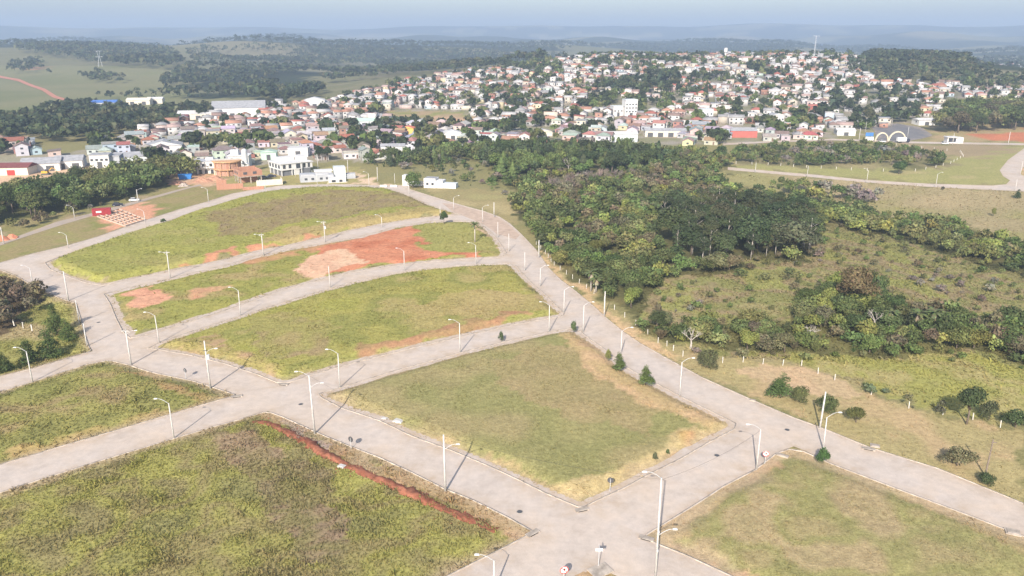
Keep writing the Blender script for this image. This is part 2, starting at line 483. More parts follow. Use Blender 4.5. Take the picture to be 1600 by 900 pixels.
# name, outline, colours from low to high noise, patch size in metres
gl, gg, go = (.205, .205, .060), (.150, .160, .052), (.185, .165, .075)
gd, gb, gbp = (.270, .225, .125), (.185, .145, .088), (.170, .125, .095)
tan, red, redl, soil = (.340, .260, .180), (.300, .115, .070), (.400, .230, .160), (.310, .210, .140)
dark, grey = (.060, .063, .030), (.21, .195, .175)
ZONES = [
 (None, [(.17, .155, .075), (.15, .145, .07), (.20, .175, .10)], 40),
 ([(-400,100),(400,100),(420,160),(300,190),(-400,200)], [(.165,.17,.075),(.19,.18,.09),(.15,.155,.07)], 120),
 (TOWN_HILL, [grey, (.15,.15,.09), (.24,.21,.18)], 18),
 (TOWN_LEFT, [grey, (.19,.18,.13), (.25,.22,.19)], 18),
 (CLEARING, [(.19,.19,.075), (.25,.19,.12), (.16,.17,.06)], 20),
 ([(660,185),(720,180),(740,190),(700,196)], [(.32,.22,.15), (.25,.19,.12)], 15),
 ([(-60,268),(0,270),(60,262),(150,255),(150,268),(90,280),(40,285),(0,292),(-60,300)], [(.42,.31,.22), (.38,.27,.19)], 10),
 ([(-60,302),(0,292),(290,265),(330,285),(160,328),(0,378),(-60,395)], [(.19,.165,.09), (.15,.145,.06), (.22,.18,.12)], 12),
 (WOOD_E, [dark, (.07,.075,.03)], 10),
 ([(260,272),(340,268),(360,292),(310,290),(262,288)], [(.36,.22,.15), (.33,.25,.18)], 6),
 ([(0,384),(37,371),(100,351),(150,337),(220,316),(300,293),(350,287),(420,284),(437,290),(400,296),(325,315),(235,342),(150,371),(50,397),(0,411),(-90,430),(-60,405)], [(.175,.17,.07), (.19,.16,.085), (.145,.15,.055)], 9),
 ([(140,338),(205,322),(222,316),(252,334),(240,341),(190,356),(170,360)], [redl, (.36,.19,.13), (.38,.24,.17)], 6),
 ([(330,284),(420,262),(560,262),(600,288),(500,289),(437,290),(400,296)], [(.24,.22,.11), (.2,.185,.08), (.27,.215,.13)], 8),
 ([(545,270),(560,272),(600,284),(625,290),(590,291),(560,280)], [(.40,.31,.23)], 8),
 ([(620,289),(640,285),(700,292),(800,300),(812,345),(797,350),(755,330),(675,307)], [(.21,.195,.095), (.19,.165,.085), (.25,.215,.12)], 14),
 ([(1130,262),(1137,257),(1200,259),(1420,266),(1500,244),(1560,236),(1640,200),(1640,300),(1575,289),(1350,281),(1200,267)], [(.215,.205,.095), (.19,.19,.08), (.235,.21,.11)], 14),
 ([(1120,268),(1200,271),(1350,285),(1525,296),(1700,300),(1700,430),(1600,400),(1500,345),(1390,340),(1290,312),(1180,300)], [(.245,.205,.125), (.215,.185,.11), (.19,.18,.085)], 22),
 ([(1390,226),(1500,226),(1600,228),(1560,240),(1510,246),(1440,240)], [(.19,.155,.10), (.21,.17,.11)], 10),
 ([(1455,198),(1640,192),(1640,222),(1455,222)], [(.22,.2,.10), (.25,.19,.12)], 10),
 ([(1510,212),(1560,209),(1640,202),(1640,222),(1560,222)], [(.36,.14,.08), (.30,.12,.07)], 6),
 ([(990,455),(1080,430),(1180,400),(1240,365),(1330,365),(1420,378),(1600,440),(1700,480),(1700,600),(1500,560),(1100,560),(1000,520)], [(.205,.185,.095), (.155,.16,.065), (.19,.155,.095), (.185,.19,.07), (.165,.165,.07)], 11),
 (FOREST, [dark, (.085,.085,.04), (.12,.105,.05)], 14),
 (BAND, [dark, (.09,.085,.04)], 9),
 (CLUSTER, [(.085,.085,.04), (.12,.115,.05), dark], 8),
 (BRUSH, [(.10,.10,.05), (.17,.15,.09)], 10),
 (LIME_FIELD, [(.225,.22,.070), (.195,.195,.068), (.24,.215,.10), (.20,.205,.062)], 9),
 (EAST_VERGE, [(.255,.22,.115), (.23,.20,.105), (.29,.225,.135)], 7),
 ([(1190,572),(1262,572),(1300,592),(1340,615),(1330,625),(1250,612),(1200,596),(1150,580)], [(.34,.25,.165), (.30,.235,.15)], 6),
 ([(857,421),(900,456),(950,500),(1000,537),(1050,565),(1048,556),(1000,525),(955,486),(920,459),(880,430),(855,400),(838,385)], [(.36,.262,.165), (.32,.245,.14)], 5),
 (LOTS['west_side'], [(.205,.20,.075), (.175,.175,.06), (.25,.21,.12)], 9),
 (THICKET, [(.09,.07,.045)], 8),
 (LOTS['top'], [gl, (.185,.19,.058), (.21,.20,.075)], 12),
 ([(330,338),(420,318),(520,303),(640,306),(690,322),(600,332),(540,345),(470,352),(400,372),(350,372)], [(.165,.13,.075), (.19,.165,.075), (.175,.14,.085)], 7),
 ([(390,388),(450,365),(560,345),(680,326),(712,335),(600,349),(480,374)], [(.225,.19,.085), (.25,.20,.10)], 8),
 ([(268,418),(330,404),(380,393),(440,383),(500,368),(506,371),(450,384),(400,394),(350,406),(300,416)], [(.34,.17,.11), (.28,.15,.09)], 5),
 (LOTS['red'], [(.20,.195,.06), (.175,.18,.055), (.23,.19,.09)], 9),
 ([(345,414),(420,397),(507,381),(562,371),(540,382),(470,398),(400,410)], [(.30,.17,.10), (.24,.19,.08)], 5),
 ([(470,418),(495,398),(507,386),(555,373),(612,358),(655,349),(648,362),(660,384),(690,394),(748,396),(742,401.5),(650,407),(575,418),(540,428),(490,432)], [(.31,.125,.075), (.35,.16,.10), (.29,.11,.065)], 9),
 ([(462,425),(490,400),(530,391),(560,396),(578,410),(540,421),(490,436)], [(.42,.30,.22), (.39,.25,.18)], 6),
 ([(190,466),(225,448),(252,460),(248,480),(227,485),(200,474)], [redl, (.34,.17,.12)], 4),
 ([(302,470),(315,454),(358,446),(370,452),(330,466)], [(.36,.19,.13), (.30,.21,.12)], 4),
 ([(660,350),(745,349),(772,372),(788,394),(680,390),(655,375)], [(.21,.20,.075), (.19,.19,.065)], 9),
 ([(748,347),(775,370),(792,396),(785,396),(765,370),(742,350)], [(.36,.26,.18)], 9),
 (LOTS['lime'], [gl, (.215,.205,.068), (.165,.17,.055), (.235,.205,.09)], 11),
 ([(232,545),(300,525),(360,545),(430,580),(440,597),(350,567),(290,553)], [(.26,.18,.12), (.20,.18,.07), (.30,.2,.14)], 6),
 ([(400,500),(470,490),(530,520),(500,560),(430,570),(390,540)], [(.225,.19,.09), (.20,.19,.07), (.21,.165,.095)], 9),
 ([(640,480),(760,455),(850,470),(860,485),(760,500),(660,505)], [(.25,.205,.10), (.23,.20,.085)], 9),
 ([(550,557),(625,534),(700,512),(800,495),(830,490),(830,496),(800,502),(725,522),(625,545),(562,562)], [(.24,.14,.085), (.21,.155,.08)], 4),
 ([(806,413),(832,442),(882,492),(862,486),(835,455),(815,430)], [(.33,.25,.14), (.20,.2,.07)], 6),
 (LOTS['centre'], [(.192,.182,.086), (.172,.170,.076), (.215,.188,.10)], 13),
 ([(760,570),(880,545),(960,585),(1040,640),(1010,680),(930,665),(850,640),(780,610)], [(.225,.185,.105), (.20,.175,.09), (.24,.19,.115)], 14),
 ([(893,513),(925,532),(975,572),(1072,624),(1155,664),(1130,672),(1080,668),(1000,634),(945,600),(905,568),(878,530)], [(.335,.24,.15), (.28,.22,.12), (.31,.215,.14)], 7),
 ([(905,790),(976,760),(1063,716),(1148,669),(1140,658),(1060,690),(980,722),(915,750),(880,775)], [(.30,.25,.14), (.27,.22,.12)], 7),
 ([(935,781),(1016,739),(1095,697),(1080,690),(1000,735),(945,765)], [(.30,.17,.095), (.24,.205,.085)], 6),
 ([(500,620),(643,672),(766,718),(870,765),(903,790),(853,772),(766,730),(643,682),(533,638)], [(.27,.215,.125), (.23,.2,.095)], 6),
 ([(497,616),(615,581),(720,552),(797,533),(780,545),(700,566),(600,592),(540,612)], [(.22,.175,.10), (.20,.18,.085)], 6),
 (LOTS['left'], [(.175,.18,.06), (.155,.155,.058), (.195,.19,.068), (.20,.165,.085)], 8),
 ([(190,572),(250,588),(340,612),(365,619),(330,626),(270,606),(210,588)], [(.235,.165,.085), (.20,.17,.075)], 5),
 ([(0,727),(200,668),(360,621),(350,616),(200,656),(0,712)], [(.23,.18,.085), (.20,.175,.07)], 5),
 (LOTS['near'], [(.170,.165,.070), (.198,.195,.066), (.188,.165,.080), (.208,.205,.066), (.178,.160,.078)], 9),
 ([(330,668),(400,680),(440,720),(430,760),(380,740),(340,700)], [(.205,.155,.105), (.18,.16,.08)], 4),
 ([(420,770),(480,765),(530,800),(540,900),(480,890),(430,820)], [(.19,.145,.10), (.165,.15,.072), (.18,.135,.095)], 4),
 ([(380,740),(440,725),(520,735),(500,775),(430,790)], [(.18,.15,.09), (.165,.155,.065)], 4),
 ([(395,655),(420,643),(493,675),(593,715),(693,763),(836,831),(810,840),(720,805),(600,752),(480,690)], [(.31,.215,.14), (.255,.19,.105), (.30,.235,.155)], 5),
 ([(425,655),(480,676),(530,700),(515,708),(450,680)], [(.27,.21,.185), (.24,.2,.17)], 3),
 (LOTS['right'], [(.215,.185,.10), (.185,.18,.080), (.245,.20,.12), (.225,.19,.11)], 7),
 ([(1006,838),(1092,787),(1180,735),(1217,706),(1257,706),(1299,725),(1270,728),(1215,722),(1160,760),(1080,812),(1040,850)], [(.30,.235,.14), (.27,.22,.125)], 6),
 ([(1190,715),(1218,722),(1232,735),(1200,742),(1165,755)], [(.32,.20,.13), (.29,.22,.13)], 4),
 ([(1299,725),(1399,763),(1499,800),(1599,838),(1599,858),(1480,812),(1380,772)], [(.285,.22,.13), (.25,.21,.11)], 6),
 ([(1010,842),(1075,870),(1140,900),(1200,925),(1180,900),(1100,868),(1040,846)], [(.32,.215,.14), (.28,.215,.13)], 5),
 ([(895,902),(927,887),(960,895),(990,915),(900,930)], [(.24,.18,.09), (.28,.20,.13)], 4),
 ([(1592,272),(1600,262),(1700,240),(1700,290),(1625,288)], [(.36,.24,.16)], 8),
 ([(50,102),(75,103),(78,110),(52,110)], [(.36,.18,.12)], 50),
]

VERGE = {'centre': 5.0, 'right': 6.0, 'near': 3.5}
ZGAIN = np.array([1.48, 1.40, 1.26])
def zone_color(x, y):
    """what grows or lies on the ground there (albedo)"""
    x, y = np.asarray(x, float), np.asarray(y, float)
    d = np.hypot(x, y)
    amp = np.clip(d / 90, 0.7, 14)
    jx = x + (fbm(x, y, 6 * np.maximum(1, 1), 41, 2) - .5) * 3.2 * amp + (vnoise(x, y, 1.3, 43) - .5) * 1.0
    jy = y + (fbm(x, y, 6, 57, 2) - .5) * 4.5 * amp + (vnoise(x, y, 1.3, 59) - .5) * 1.4
    px, py = to_px(jx, jy, base(jx, jy))
    out = np.zeros(x.shape + (3,))
    for i, (poly, cols, size) in enumerate(ZONES):
        if poly is None:
            m = np.ones(x.shape, bool)
        else:
            xs, ys = [p[0] for p in poly], [p[1] for p in poly]
            m = (px > min(xs)) & (px < max(xs)) & (py > min(ys)) & (py < max(ys)) & (y > 5)
            if max(ys) > 150 : m &= (y < 1500)
            idx = np.nonzero(m)
            if len(idx[0]) == 0: continue
            m[idx] = inside(px[idx], py[idx], poly)
        if not m.any(): continue
        c = np.array(cols)
        if len(c) == 1:
            out[m] = c[0]
            continue
        t = np.clip((fbm(x[m], y[m], size, 100 + 7 * i, 3) - .22) / .56, 0, .9999) * (len(c) - 1)
        k = t.astype(int)
        f = S((t - k))[:, None]
        out[m] = c[k] * (1 - f) + c[np.minimum(k + 1, len(c) - 1)] * f
    out *= 1 + (ZGAIN - 1) * (1 - S((d - 550) / 450))[:, None]
    # bare, trampled verge inside every kerb
    nz = fbm(x, y, 5, 909, 2)
    vc = np.array([.43, .325, .215])
    for k, wp in LC.items():
        m = (x > wp[:, 0].min()) & (x < wp[:, 0].max()) & (y > wp[:, 1].min()) & (y < wp[:, 1].max()) & (d < 430)
        if not m.any(): continue
        sdv = sdf(x[m], y[m], wp)
        t = ((sdv > -.5) * S(1 - sdv / (1.0 + VERGE.get(k, 3.0) * nz[m])))[:, None] * .75
        out[m] = out[m] * (1 - t) + vc * t
    # beyond the town: woods and fields
    far = (d > 1000) & ((y > 1350) | (px < 480) | (px > 1500)) & ~inside(px, py, TOWN_LEFT)
    if far.any():
        xf, yf = x[far], y[far]
        w = fbm(xf, yf, 420, 301, 3)
        wood = S((w - .43) / .04)[:, None]
        field = np.array([.165, .155, .085]) + (fbm(xf, yf, 300, 333, 2)[:, None] - .5) * np.array([.12, .07, .06])
        fc = field * (1 - wood) + np.array([.035, .045, .022]) * wood
        keep = ((px[far] < 300) & (d[far] < 2300))[:, None]
        road = (out[far][:, 0] > .35)[:, None]
        out[far] = np.where(keep | road, out[far], fc)
    return out

def lot_relief(x, y):
    z = np.zeros(np.shape(x))
    H = {'top': 1.6, 'red': 0.5, 'lime': 1.0, 'centre': 0.9, 'left': 0.5, 'near': 0.35, 'right': 0.5, 'west_side': -0.8}
    for k, wp in LC.items():
        m = (x > wp[:, 0].min()) & (x < wp[:, 0].max()) & (y > wp[:, 1].min()) & (y < wp[:, 1].max())
        if not m.any(): continue
        s = sdf(x[m], y[m], wp)
        rough = (fbm(x[m], y[m], 9, 71, 2) - .5) * .7 + (vnoise(x[m], y[m], 1.7, 77) - .5) * (.14 if k in ('centre', 'right') else .30)
        z[m] += S((s - 1.4) / 3.0) * H[k] + S((s - .6) / 2) * rough * .6
    return z

# ------------------------------------------------------------------ the ground: one sheet to the horizon
def lines(a, b, step, grow, end):
    out = list(np.arange(a, b + 1e-6, step))
    s = step
    while out[-1] < end:
        s *= grow
        out.append(out[-1] + s)
    return out
xp = lines(0, 150, 1.0, 1.036, 9200)
gx = np.array([-v for v in xp[:0:-1]] + xp)
gy = np.array([-300, -150, -60, -10, 20, 35] + lines(44, 250, 1.0, 1.02, 10300))
XX, YY = np.meshgrid(gx, gy)
fx, fy = XX.ravel(), YY.ravel()
ground_z = base(fx, fy)
relief = np.zeros_like(fx)
mm = (np.abs(fx) < 320) & (fy < 420)
relief[mm] = lot_relief(fx[mm], fy[mm])
scrub = (fy > 40) & (fy < 900) & (relief == 0)
spx, spy = to_px(fx, fy, ground_z)
NX, NY = len(gx), len(gy)
ii = np.arange(NX * NY).reshape(NY, NX)
quads = np.stack([ii[:-1, :-1], ii[:-1, 1:], ii[1:, 1:], ii[1:, :-1]], -1).reshape(-1, 4)
GM = attr_mat('ground_cover', 0.95, fine=[(0.9, .80, 1.16), (4.0, .84, 1.14)], spec=0.05)
_n, _l = GM.node_tree.nodes, GM.node_tree.links
_t = noise_node(_n, _l, 2.2, 5, .7)
bump(_n, _l, _n['Principled BSDF'], _t.outputs[0], 0.5, 0.35)
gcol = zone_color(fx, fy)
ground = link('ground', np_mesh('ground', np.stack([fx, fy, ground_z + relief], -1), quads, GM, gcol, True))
tag(ground, kind='structure')

# ------------------------------------------------------------------ roads
def paving_mat(name, rgb, dirt):
    m, n, l, b = new_mat(name, .88, .25)
    c0 = noise_node(n, l, 0.05, 4)
    c1 = noise_node(n, l, 0.6, 5, .65)
    c2 = noise_node(n, l, 9, 3)
    r0 = ramp(n, l, c0.outputs[0], [(.40, rgb), (.62, dirt)])
    r1 = ramp(n, l, c1.outputs[0], [(.3, (.88,) * 3), (.7, (1.06,) * 3)])
    c3 = noise_node(n, l, 0.16, 6, .7)
    r3 = ramp(n, l, c3.outputs[0], [(.36, (.91, .90, .89)), (.50, (1.0, 1.0, 1.0)), (.66, (1.05, 1.02, .98))])
    r2 = ramp(n, l, c2.outputs[0], [(.3, (.93,) * 3), (.7, (1.06,) * 3)])
    br = n.new('ShaderNodeTexBrick')                       # interlocking pavers, far too small to pick out from the air
    br.inputs['Scale'].default_value = 4.5
    br.inputs['Color1'].default_value = (1, 1, 1, 1)
    br.inputs['Color2'].default_value = (.94, .94, .95, 1)
    br.inputs['Mortar'].default_value = (.86, .85, .84, 1)
    tc = n.new('ShaderNodeTexCoord')
    l.new(tc.outputs['Object'], br.inputs['Vector'])
    c = mix(n, l, r0.outputs[0], r1.outputs[0], 1.0)
    c = mix(n, l, c, r2.outputs[0], 1.0)
    c = mix(n, l, c, r3.outputs[0], 1.0)
    c = mix(n, l, c, br.outputs[0], 1.0)
    va = n.new('ShaderNodeVertexColor')                    # soil washed onto the paving along its edges
    va.layer_name = 'tint'
    c4 = noise_node(n, l, 0.35, 5, .7)
    r4 = ramp(n, l, c4.outputs[0], [(.38, (0, 0, 0)), (.66, (.95,) * 3)])
    f = mix(n, l, va.outputs[0], r4.outputs[0], 1.0)
    l.new(mix(n, l, c, (.40, .305, .215), f, 'MIX'), b.inputs['Base Color'])
    return m
PAVE = paving_mat('paver_road', (.525, .452, .392), (.535, .445, .365))
ASPH = paving_mat('asphalt', (.16, .155, .16), (.20, .19, .185))
DUST = paving_mat('dusty_road', (.36, .31, .27), (.40, .33, .27))

def road_mesh(name, keys, mat, lift=.05, step=4.0):
    pts, faces, seen = [], [], 0
    for k in keys:
        a, b = ROADS[k]
        wp = world_poly(list(a) + list(b)[::-1], step)
        idx = []
        for p in wp:
            idx.append(len(pts))
            pts.append((p[0], p[1]))
        faces.append(idx)
    arr = np.array(pts)
    x0, y0 = arr.min(0)
    x1, y1 = arr.max(0)
    s = step * 1.2
    gxx, gyy = np.meshgrid(np.arange(x0, x1, s), np.arange(y0, y1, s))
    gxx, gyy = gxx.ravel(), gyy.ravel()
    keep = np.zeros(gxx.shape, bool)
    for f in faces:
        keep |= inside(gxx, gyy, [pts[i] for i in f])
    allp = [Vector(p) for p in pts] + [Vector((a, b)) for a, b in zip(gxx[keep], gyy[keep])]
    r = delaunay_2d_cdt(allp, [], faces, 1, 1e-4)
    v2, fs = np.array([(v.x, v.y) for v in r[0]]), [f for f in r[2]]
    tris = []
    for f in fs:
        for j in range(1, len(f) - 1):
            tris.append((f[0], f[j], f[j + 1]))
    v = np.column_stack([v2, base(v2[:, 0], v2[:, 1]) + lift])
    tris = np.array(tris)
    a, b, c = v[tris[:, 0]], v[tris[:, 1]], v[tris[:, 2]]
    flip = np.cross(b - a, c - a)[:, 2] < 0
    tris[flip] = tris[flip][:, ::-1]
    polys = [[pts[i] for i in f] for f in faces]
    edge = np.zeros(len(v))
    for k in range(10):
        qx, qy = v[:, 0] + .9 * math.cos(k * .628), v[:, 1] + .9 * math.sin(k * .628)
        u = np.zeros(len(v), bool)
        for q in polys: u |= inside(qx, qy, q)
        edge[~u] = 1
    return tag(link(name, np_mesh(name, v, tris, mat, np.repeat(edge[:, None], 3, 1), True)), kind='structure')
road_mesh('road', ['main', 'crest', 'west', 'diagonal', 'left_street', 'upper', 'middle', 'lower', 'bottom_left', 'cross', 'south'], PAVE, .05, 3.5)
road_mesh('dirt_road', ['far_left'], DUST, .06, 5)
road_mesh('hill_track', ['hill_track'], plain('red_track', (.42, .19, .13), .95, .05, .1, .1), .5, 12)
road_mesh('side_road', ['right_side'], PAVE, .06, 6)
road_mesh('avenue', ['avenue'], PAVE, .08, 8)
road_mesh('asphalt_street', ['gate_street'], ASPH, .16, 8)

# bare earth dragged over the road where the main road bends
def patch(name, poly, mat, lift, step=3.0):
    wp = world_poly(poly, step)
    x, y = wp[:, 0], wp[:, 1]
    idx = list(range(len(wp)))
    s = step
    gxx, gyy = np.meshgrid(np.arange(x.min(), x.max(), s), np.arange(y.min(), y.max(), s))
    gxx, gyy = gxx.ravel(), gyy.ravel()
    k = inside(gxx, gyy, [(a, b) for a, b in zip(x, y)])
    allp = [Vector((a, b)) for a, b in zip(x, y)] + [Vector((a, b)) for a, b in zip(gxx[k], gyy[k])]
    r = delaunay_2d_cdt(allp, [], [idx], 1, 1e-4)
    v2 = np.array([(v.x, v.y) for v in r[0]])
    tris = np.array([(f[0], f[j], f[j + 1]) for f in r[2] for j in range(1, len(f) - 1)])
    v = np.column_stack([v2, base(v2[:, 0], v2[:, 1]) + lift])
    a, b, c = v[tris[:, 0]], v[tris[:, 1]], v[tris[:, 2]]
    flip = np.cross(b - a, c - a)[:, 2] < 0
    tris[flip] = tris[flip][:, ::-1]
    return tag(link(name, np_mesh(name, v, tris, mat, None, True)), kind='structure')
EARTH = plain('red_dust', (.44, .335, .26), .95, .05, .16, .4)
patch('road_dust', [(690,317),(712,320),(735,326),(757,332),(778,340),(796,352),(812,368),(806,374),(797,372),(786,368),(776,366),(768,359),(754,350),(735,342),(724,337.5),(706,330)], EARTH, .056)

# kerbs round every lot and along the verges
KERB = plain('kerb_concrete', (.36, .31, .26), .9, .1, .4, .7)
def kerb(name, wp, closed=True, w=.17, h=.16):
    n = len(wp)
    xy = wp[:, :2]
    if closed:
        t = np.roll(xy, -1, 0) - np.roll(xy, 1, 0)
        a = .5 * np.sum(xy[:, 0] * np.roll(xy[:, 1], -1) - np.roll(xy[:, 0], -1) * xy[:, 1])
        sgn = 1.0 if a > 0 else -1.0
    else:
        t = np.gradient(xy, axis=0)
        sgn = 1.0
    t /= np.maximum(np.linalg.norm(t, axis=1), 1e-6)[:, None]
    nrm = np.stack([-t[:, 1], t[:, 0]], -1) * sgn         # inward
    o, i = xy - nrm * .05, xy + nrm * w
    zb = base(xy[:, 0], xy[:, 1])
    wob = 1 + .15 * (vnoise(xy[:, 0], xy[:, 1], 5, 3) - .5)
    rows = [np.column_stack([o, zb - .05]), np.column_stack([o, zb + h * wob]), np.column_stack([i, zb + h * wob]), np.column_stack([i, zb - .05])]
    v = np.concatenate(rows)
    f = []
    m = n if closed else n - 1
    for r in range(3):
        for k in range(m):
            q = (k + 1) % n
            f.append((r * n + k, (r + 1) * n + k, (r + 1) * n + q, r * n + q))
    return tag(link(name, np_mesh(name, v, np.array(f), KERB)), kind='structure')
for k in ('top', 'red', 'lime', 'centre', 'left', 'near', 'right', 'west_side'):
    kerb('kerb', LW[k])
def open_line(poly, step=3.0):
    a = at([p[0] for p in poly], [p[1] for p in poly])
    out = []
    for p, q in zip(a[:-1], a[1:]):
        k = max(1, int(np.hypot(*(q - p)[:2]) / step))
        out += [p + (q - p) * j / k for j in range(k)]
    out.append(a[-1])
    return np.array(out)
kerb('kerb', open_line(ROADS['main'][0])[::-1], False)
kerb('kerb', open_line(ROADS['crest'][0])[::-1], False)

# ------------------------------------------------------------------ grass: rough tufts on every lot and verge
def tufts(x, y, hgt, wid, blades, col, seed):
    g = np.random.default_rng(seed)
    n = len(x)
    z = base(x, y)
    m = (np.abs(x) < 330) & (y < 430)
    z[m] += lot_relief(x[m], y[m])
    N = n * blades
    X, Y, Z = np.repeat(x, blades), np.repeat(y, blades), np.repeat(z, blades)
    Hh, Ww = np.repeat(hgt, blades) * g.uniform(.6, 1.25, N), np.repeat(wid, blades)
    a = g.uniform(0, 2 * np.pi, N)
    lean = g.uniform(.25, .95, N) * Ww
    bx, by = np.cos(a), np.sin(a)
    off = g.uniform(-.35, .35, (2, N)) * Ww
    w = Ww * g.uniform(.07, .15, N)
    cx, cy_ = X + off[0], Y + off[1]
    p0 = np.stack([cx - by * w, cy_ + bx * w, Z - .03], -1)
    p1 = np.stack([cx + by * w, cy_ - bx * w, Z - .03], -1)
    p2 = np.stack([cx + bx * lean * .45 + by * w * .7, cy_ + by * lean * .45 - bx * w * .7, Z + Hh * .75], -1)
    p3 = np.stack([cx + bx * lean, cy_ + by * lean, Z + Hh], -1)
    v = np.stack([p0, p1, p2, p3], 1).reshape(-1, 3)
    f = np.arange(N * 4).reshape(N, 4)
    c = np.repeat(col, blades, 0) * g.uniform(.80, 1.28, N)[:, None]
    c *= 1 + g.uniform(-.06, .06, (N, 3))
    return v, f, np.repeat(c, 4, 0)

def scatter(step, x0, x1, y0, y1, seed):
    g = np.random.default_rng(seed)
    a, b = np.meshgrid(np.arange(x0, x1, step), np.arange(y0, y1, step))
    a, b = a.ravel(), b.ravel()
    return a + g.uniform(-.55, .55, a.shape) * step, b + g.uniform(-.55, .55, a.shape) * step

def in_view(x, y, pad=60):
    px, py = to_px(x, y, base(x, y))
    return (px > -pad) & (px < 1600 + pad) & (py < 900 + pad) & (y > 20)

def grassy(col):
    """tufts grow where the ground is green or straw coloured, thinly on bare earth"""
    return np.clip((col[:, 1] / col[:, 0] - .60) / .22, .0, 1)

GRASS = attr_mat('grass_blades', .85, trans=.42, spec=.08)
parts = []
def add_tufts(mask_fn, step, h, w, blades, seed, x0, x1, y0, y1, dens=1.0):
    x, y = scatter(step, x0, x1, y0, y1, seed)
    m = in_view(x, y)
    x, y = x[m], y[m]
    k = mask_fn(x, y)
    x, y = x[k], y[k]
    col = zone_color(x, y)
    keep = RNG.uniform(0, 1, len(x)) < (.06 + .94 * grassy(col)) * dens
    x, y, col = x[keep], y[keep], col[keep]
    size = .40 + .85 * fbm(x, y, 5, seed, 2) + .5 * S((vnoise(x, y, 2.3, seed + 5) - .62) / .3)
    parts.append(tufts(x, y, h * size, w * size, blades, col, seed))

def in_lot(*keys, edge=.12):
    def fn(x, y):
        r = np.zeros(x.shape, bool)
        for k in keys:
            wp = LC[k]
            m = (x > wp[:, 0].min()) & (x < wp[:, 0].max()) & (y > wp[:, 1].min()) & (y < wp[:, 1].max())
            if m.any(): r[m] |= sdf(x[m], y[m], wp) > edge
        return r
    return fn
def in_px(poly, not_in=()):
    def fn(x, y):
        px, py = to_px(x, y, base(x, y))
        r = inside(px, py, poly)
        for q in not_in: r &= ~inside(px, py, q)
        return r
    return fn
add_tufts(in_lot('near'), .52, .30, .55, 5, 21, -140, 30, 60, 165)
add_tufts(in_lot('left', 'west_side'), .78, .32, .75, 4, 22, -190, -40, 110, 260)
add_tufts(in_lot('lime'), .85, .22, .70, 3, 23, -110, 40, 130, 290)
add_tufts(in_lot('centre', 'right'), .62, .14, .48, 3, 24, -50, 130, 70, 210)
add_tufts(in_lot('red', 'top'), 1.5, .28, 1.1, 3, 25, -240, 30, 180, 400)
add_tufts(in_px(EAST_VERGE + [(1700,690),(1700,829)]), 1.0, .22, .7, 2, 26, 0, 190, 90, 330, .8)
add_tufts(in_px(LIME_FIELD), 1.0, .35, .95, 3, 27, 30, 200, 120, 200)
SCRUB = [(990,455),(1080,430),(1180,400),(1240,365),(1330,350),(1440,365),(1600,430),(1700,470),(1700,600),(1500,570),(1100,560),(1000,520)]
add_tufts(in_px(SCRUB), 1.25, .5, 1.3, 3, 28, 20, 260, 140, 330)
add_tufts(in_px([(1120,270),(1600,300),(1700,300),(1700,430),(1500,350),(1290,312)]), 2.2, .5, 1.6, 2, 29, 60, 330, 230, 420)
vs_, fs_, cs_, o_ = [], [], [], 0
for v, f, c in parts:
    vs_.append(v); fs_.append(f + o_); cs_.append(c); o_ += len(v)
print('grass tris', sum(len(f) for f in fs_) * 2)
grass = link('grass', np_mesh('grass', np.concatenate(vs_), np.concatenate(fs_), GRASS, np.concatenate(cs_)))
tag(grass, 'rough green and straw coloured grass tufts on the empty lots', 'grass', kind='stuff')

# ------------------------------------------------------------------ trees and shrubs
LEAF = attr_mat('foliage', .75, trans=.22, objvar=1.0, spec=.12)
WOODLEAF = attr_mat('woodland_foliage', .8, trans=.18, spec=.1)
BARK = plain('bark', (.15, .12, .095), .95, .05, .25, 3)
PALEBARK = plain('pale_bark', (.42, .38, .34), .9, .1, .2, 4)
TWIG = plain('grey_twigs', (.24, .20, .17), .95, .05, .25, 4)

def leaf_quads(c, nrm, size, g):
    """little bent leaf clumps: centre, facing, size -> quads"""
    n = len(c)
    r = g.normal(size=(n, 3))
    a = np.cross(nrm, r)
    a /= np.linalg.norm(a, axis=1)[:, None] + 1e-9
    b = np.cross(nrm, a)
    s = size[:, None]
    k = g.uniform(.6, 1.25, (n, 4, 1))
    v = np.stack([c - a * s * k[:, 0], c + b * s * k[:, 1] * .8, c + a * s * k[:, 2], c - b * s * k[:, 3] * .8], 1)
    v += g.normal(scale=.12, size=v.shape) * s[:, None]
    return v.reshape(-1, 3)

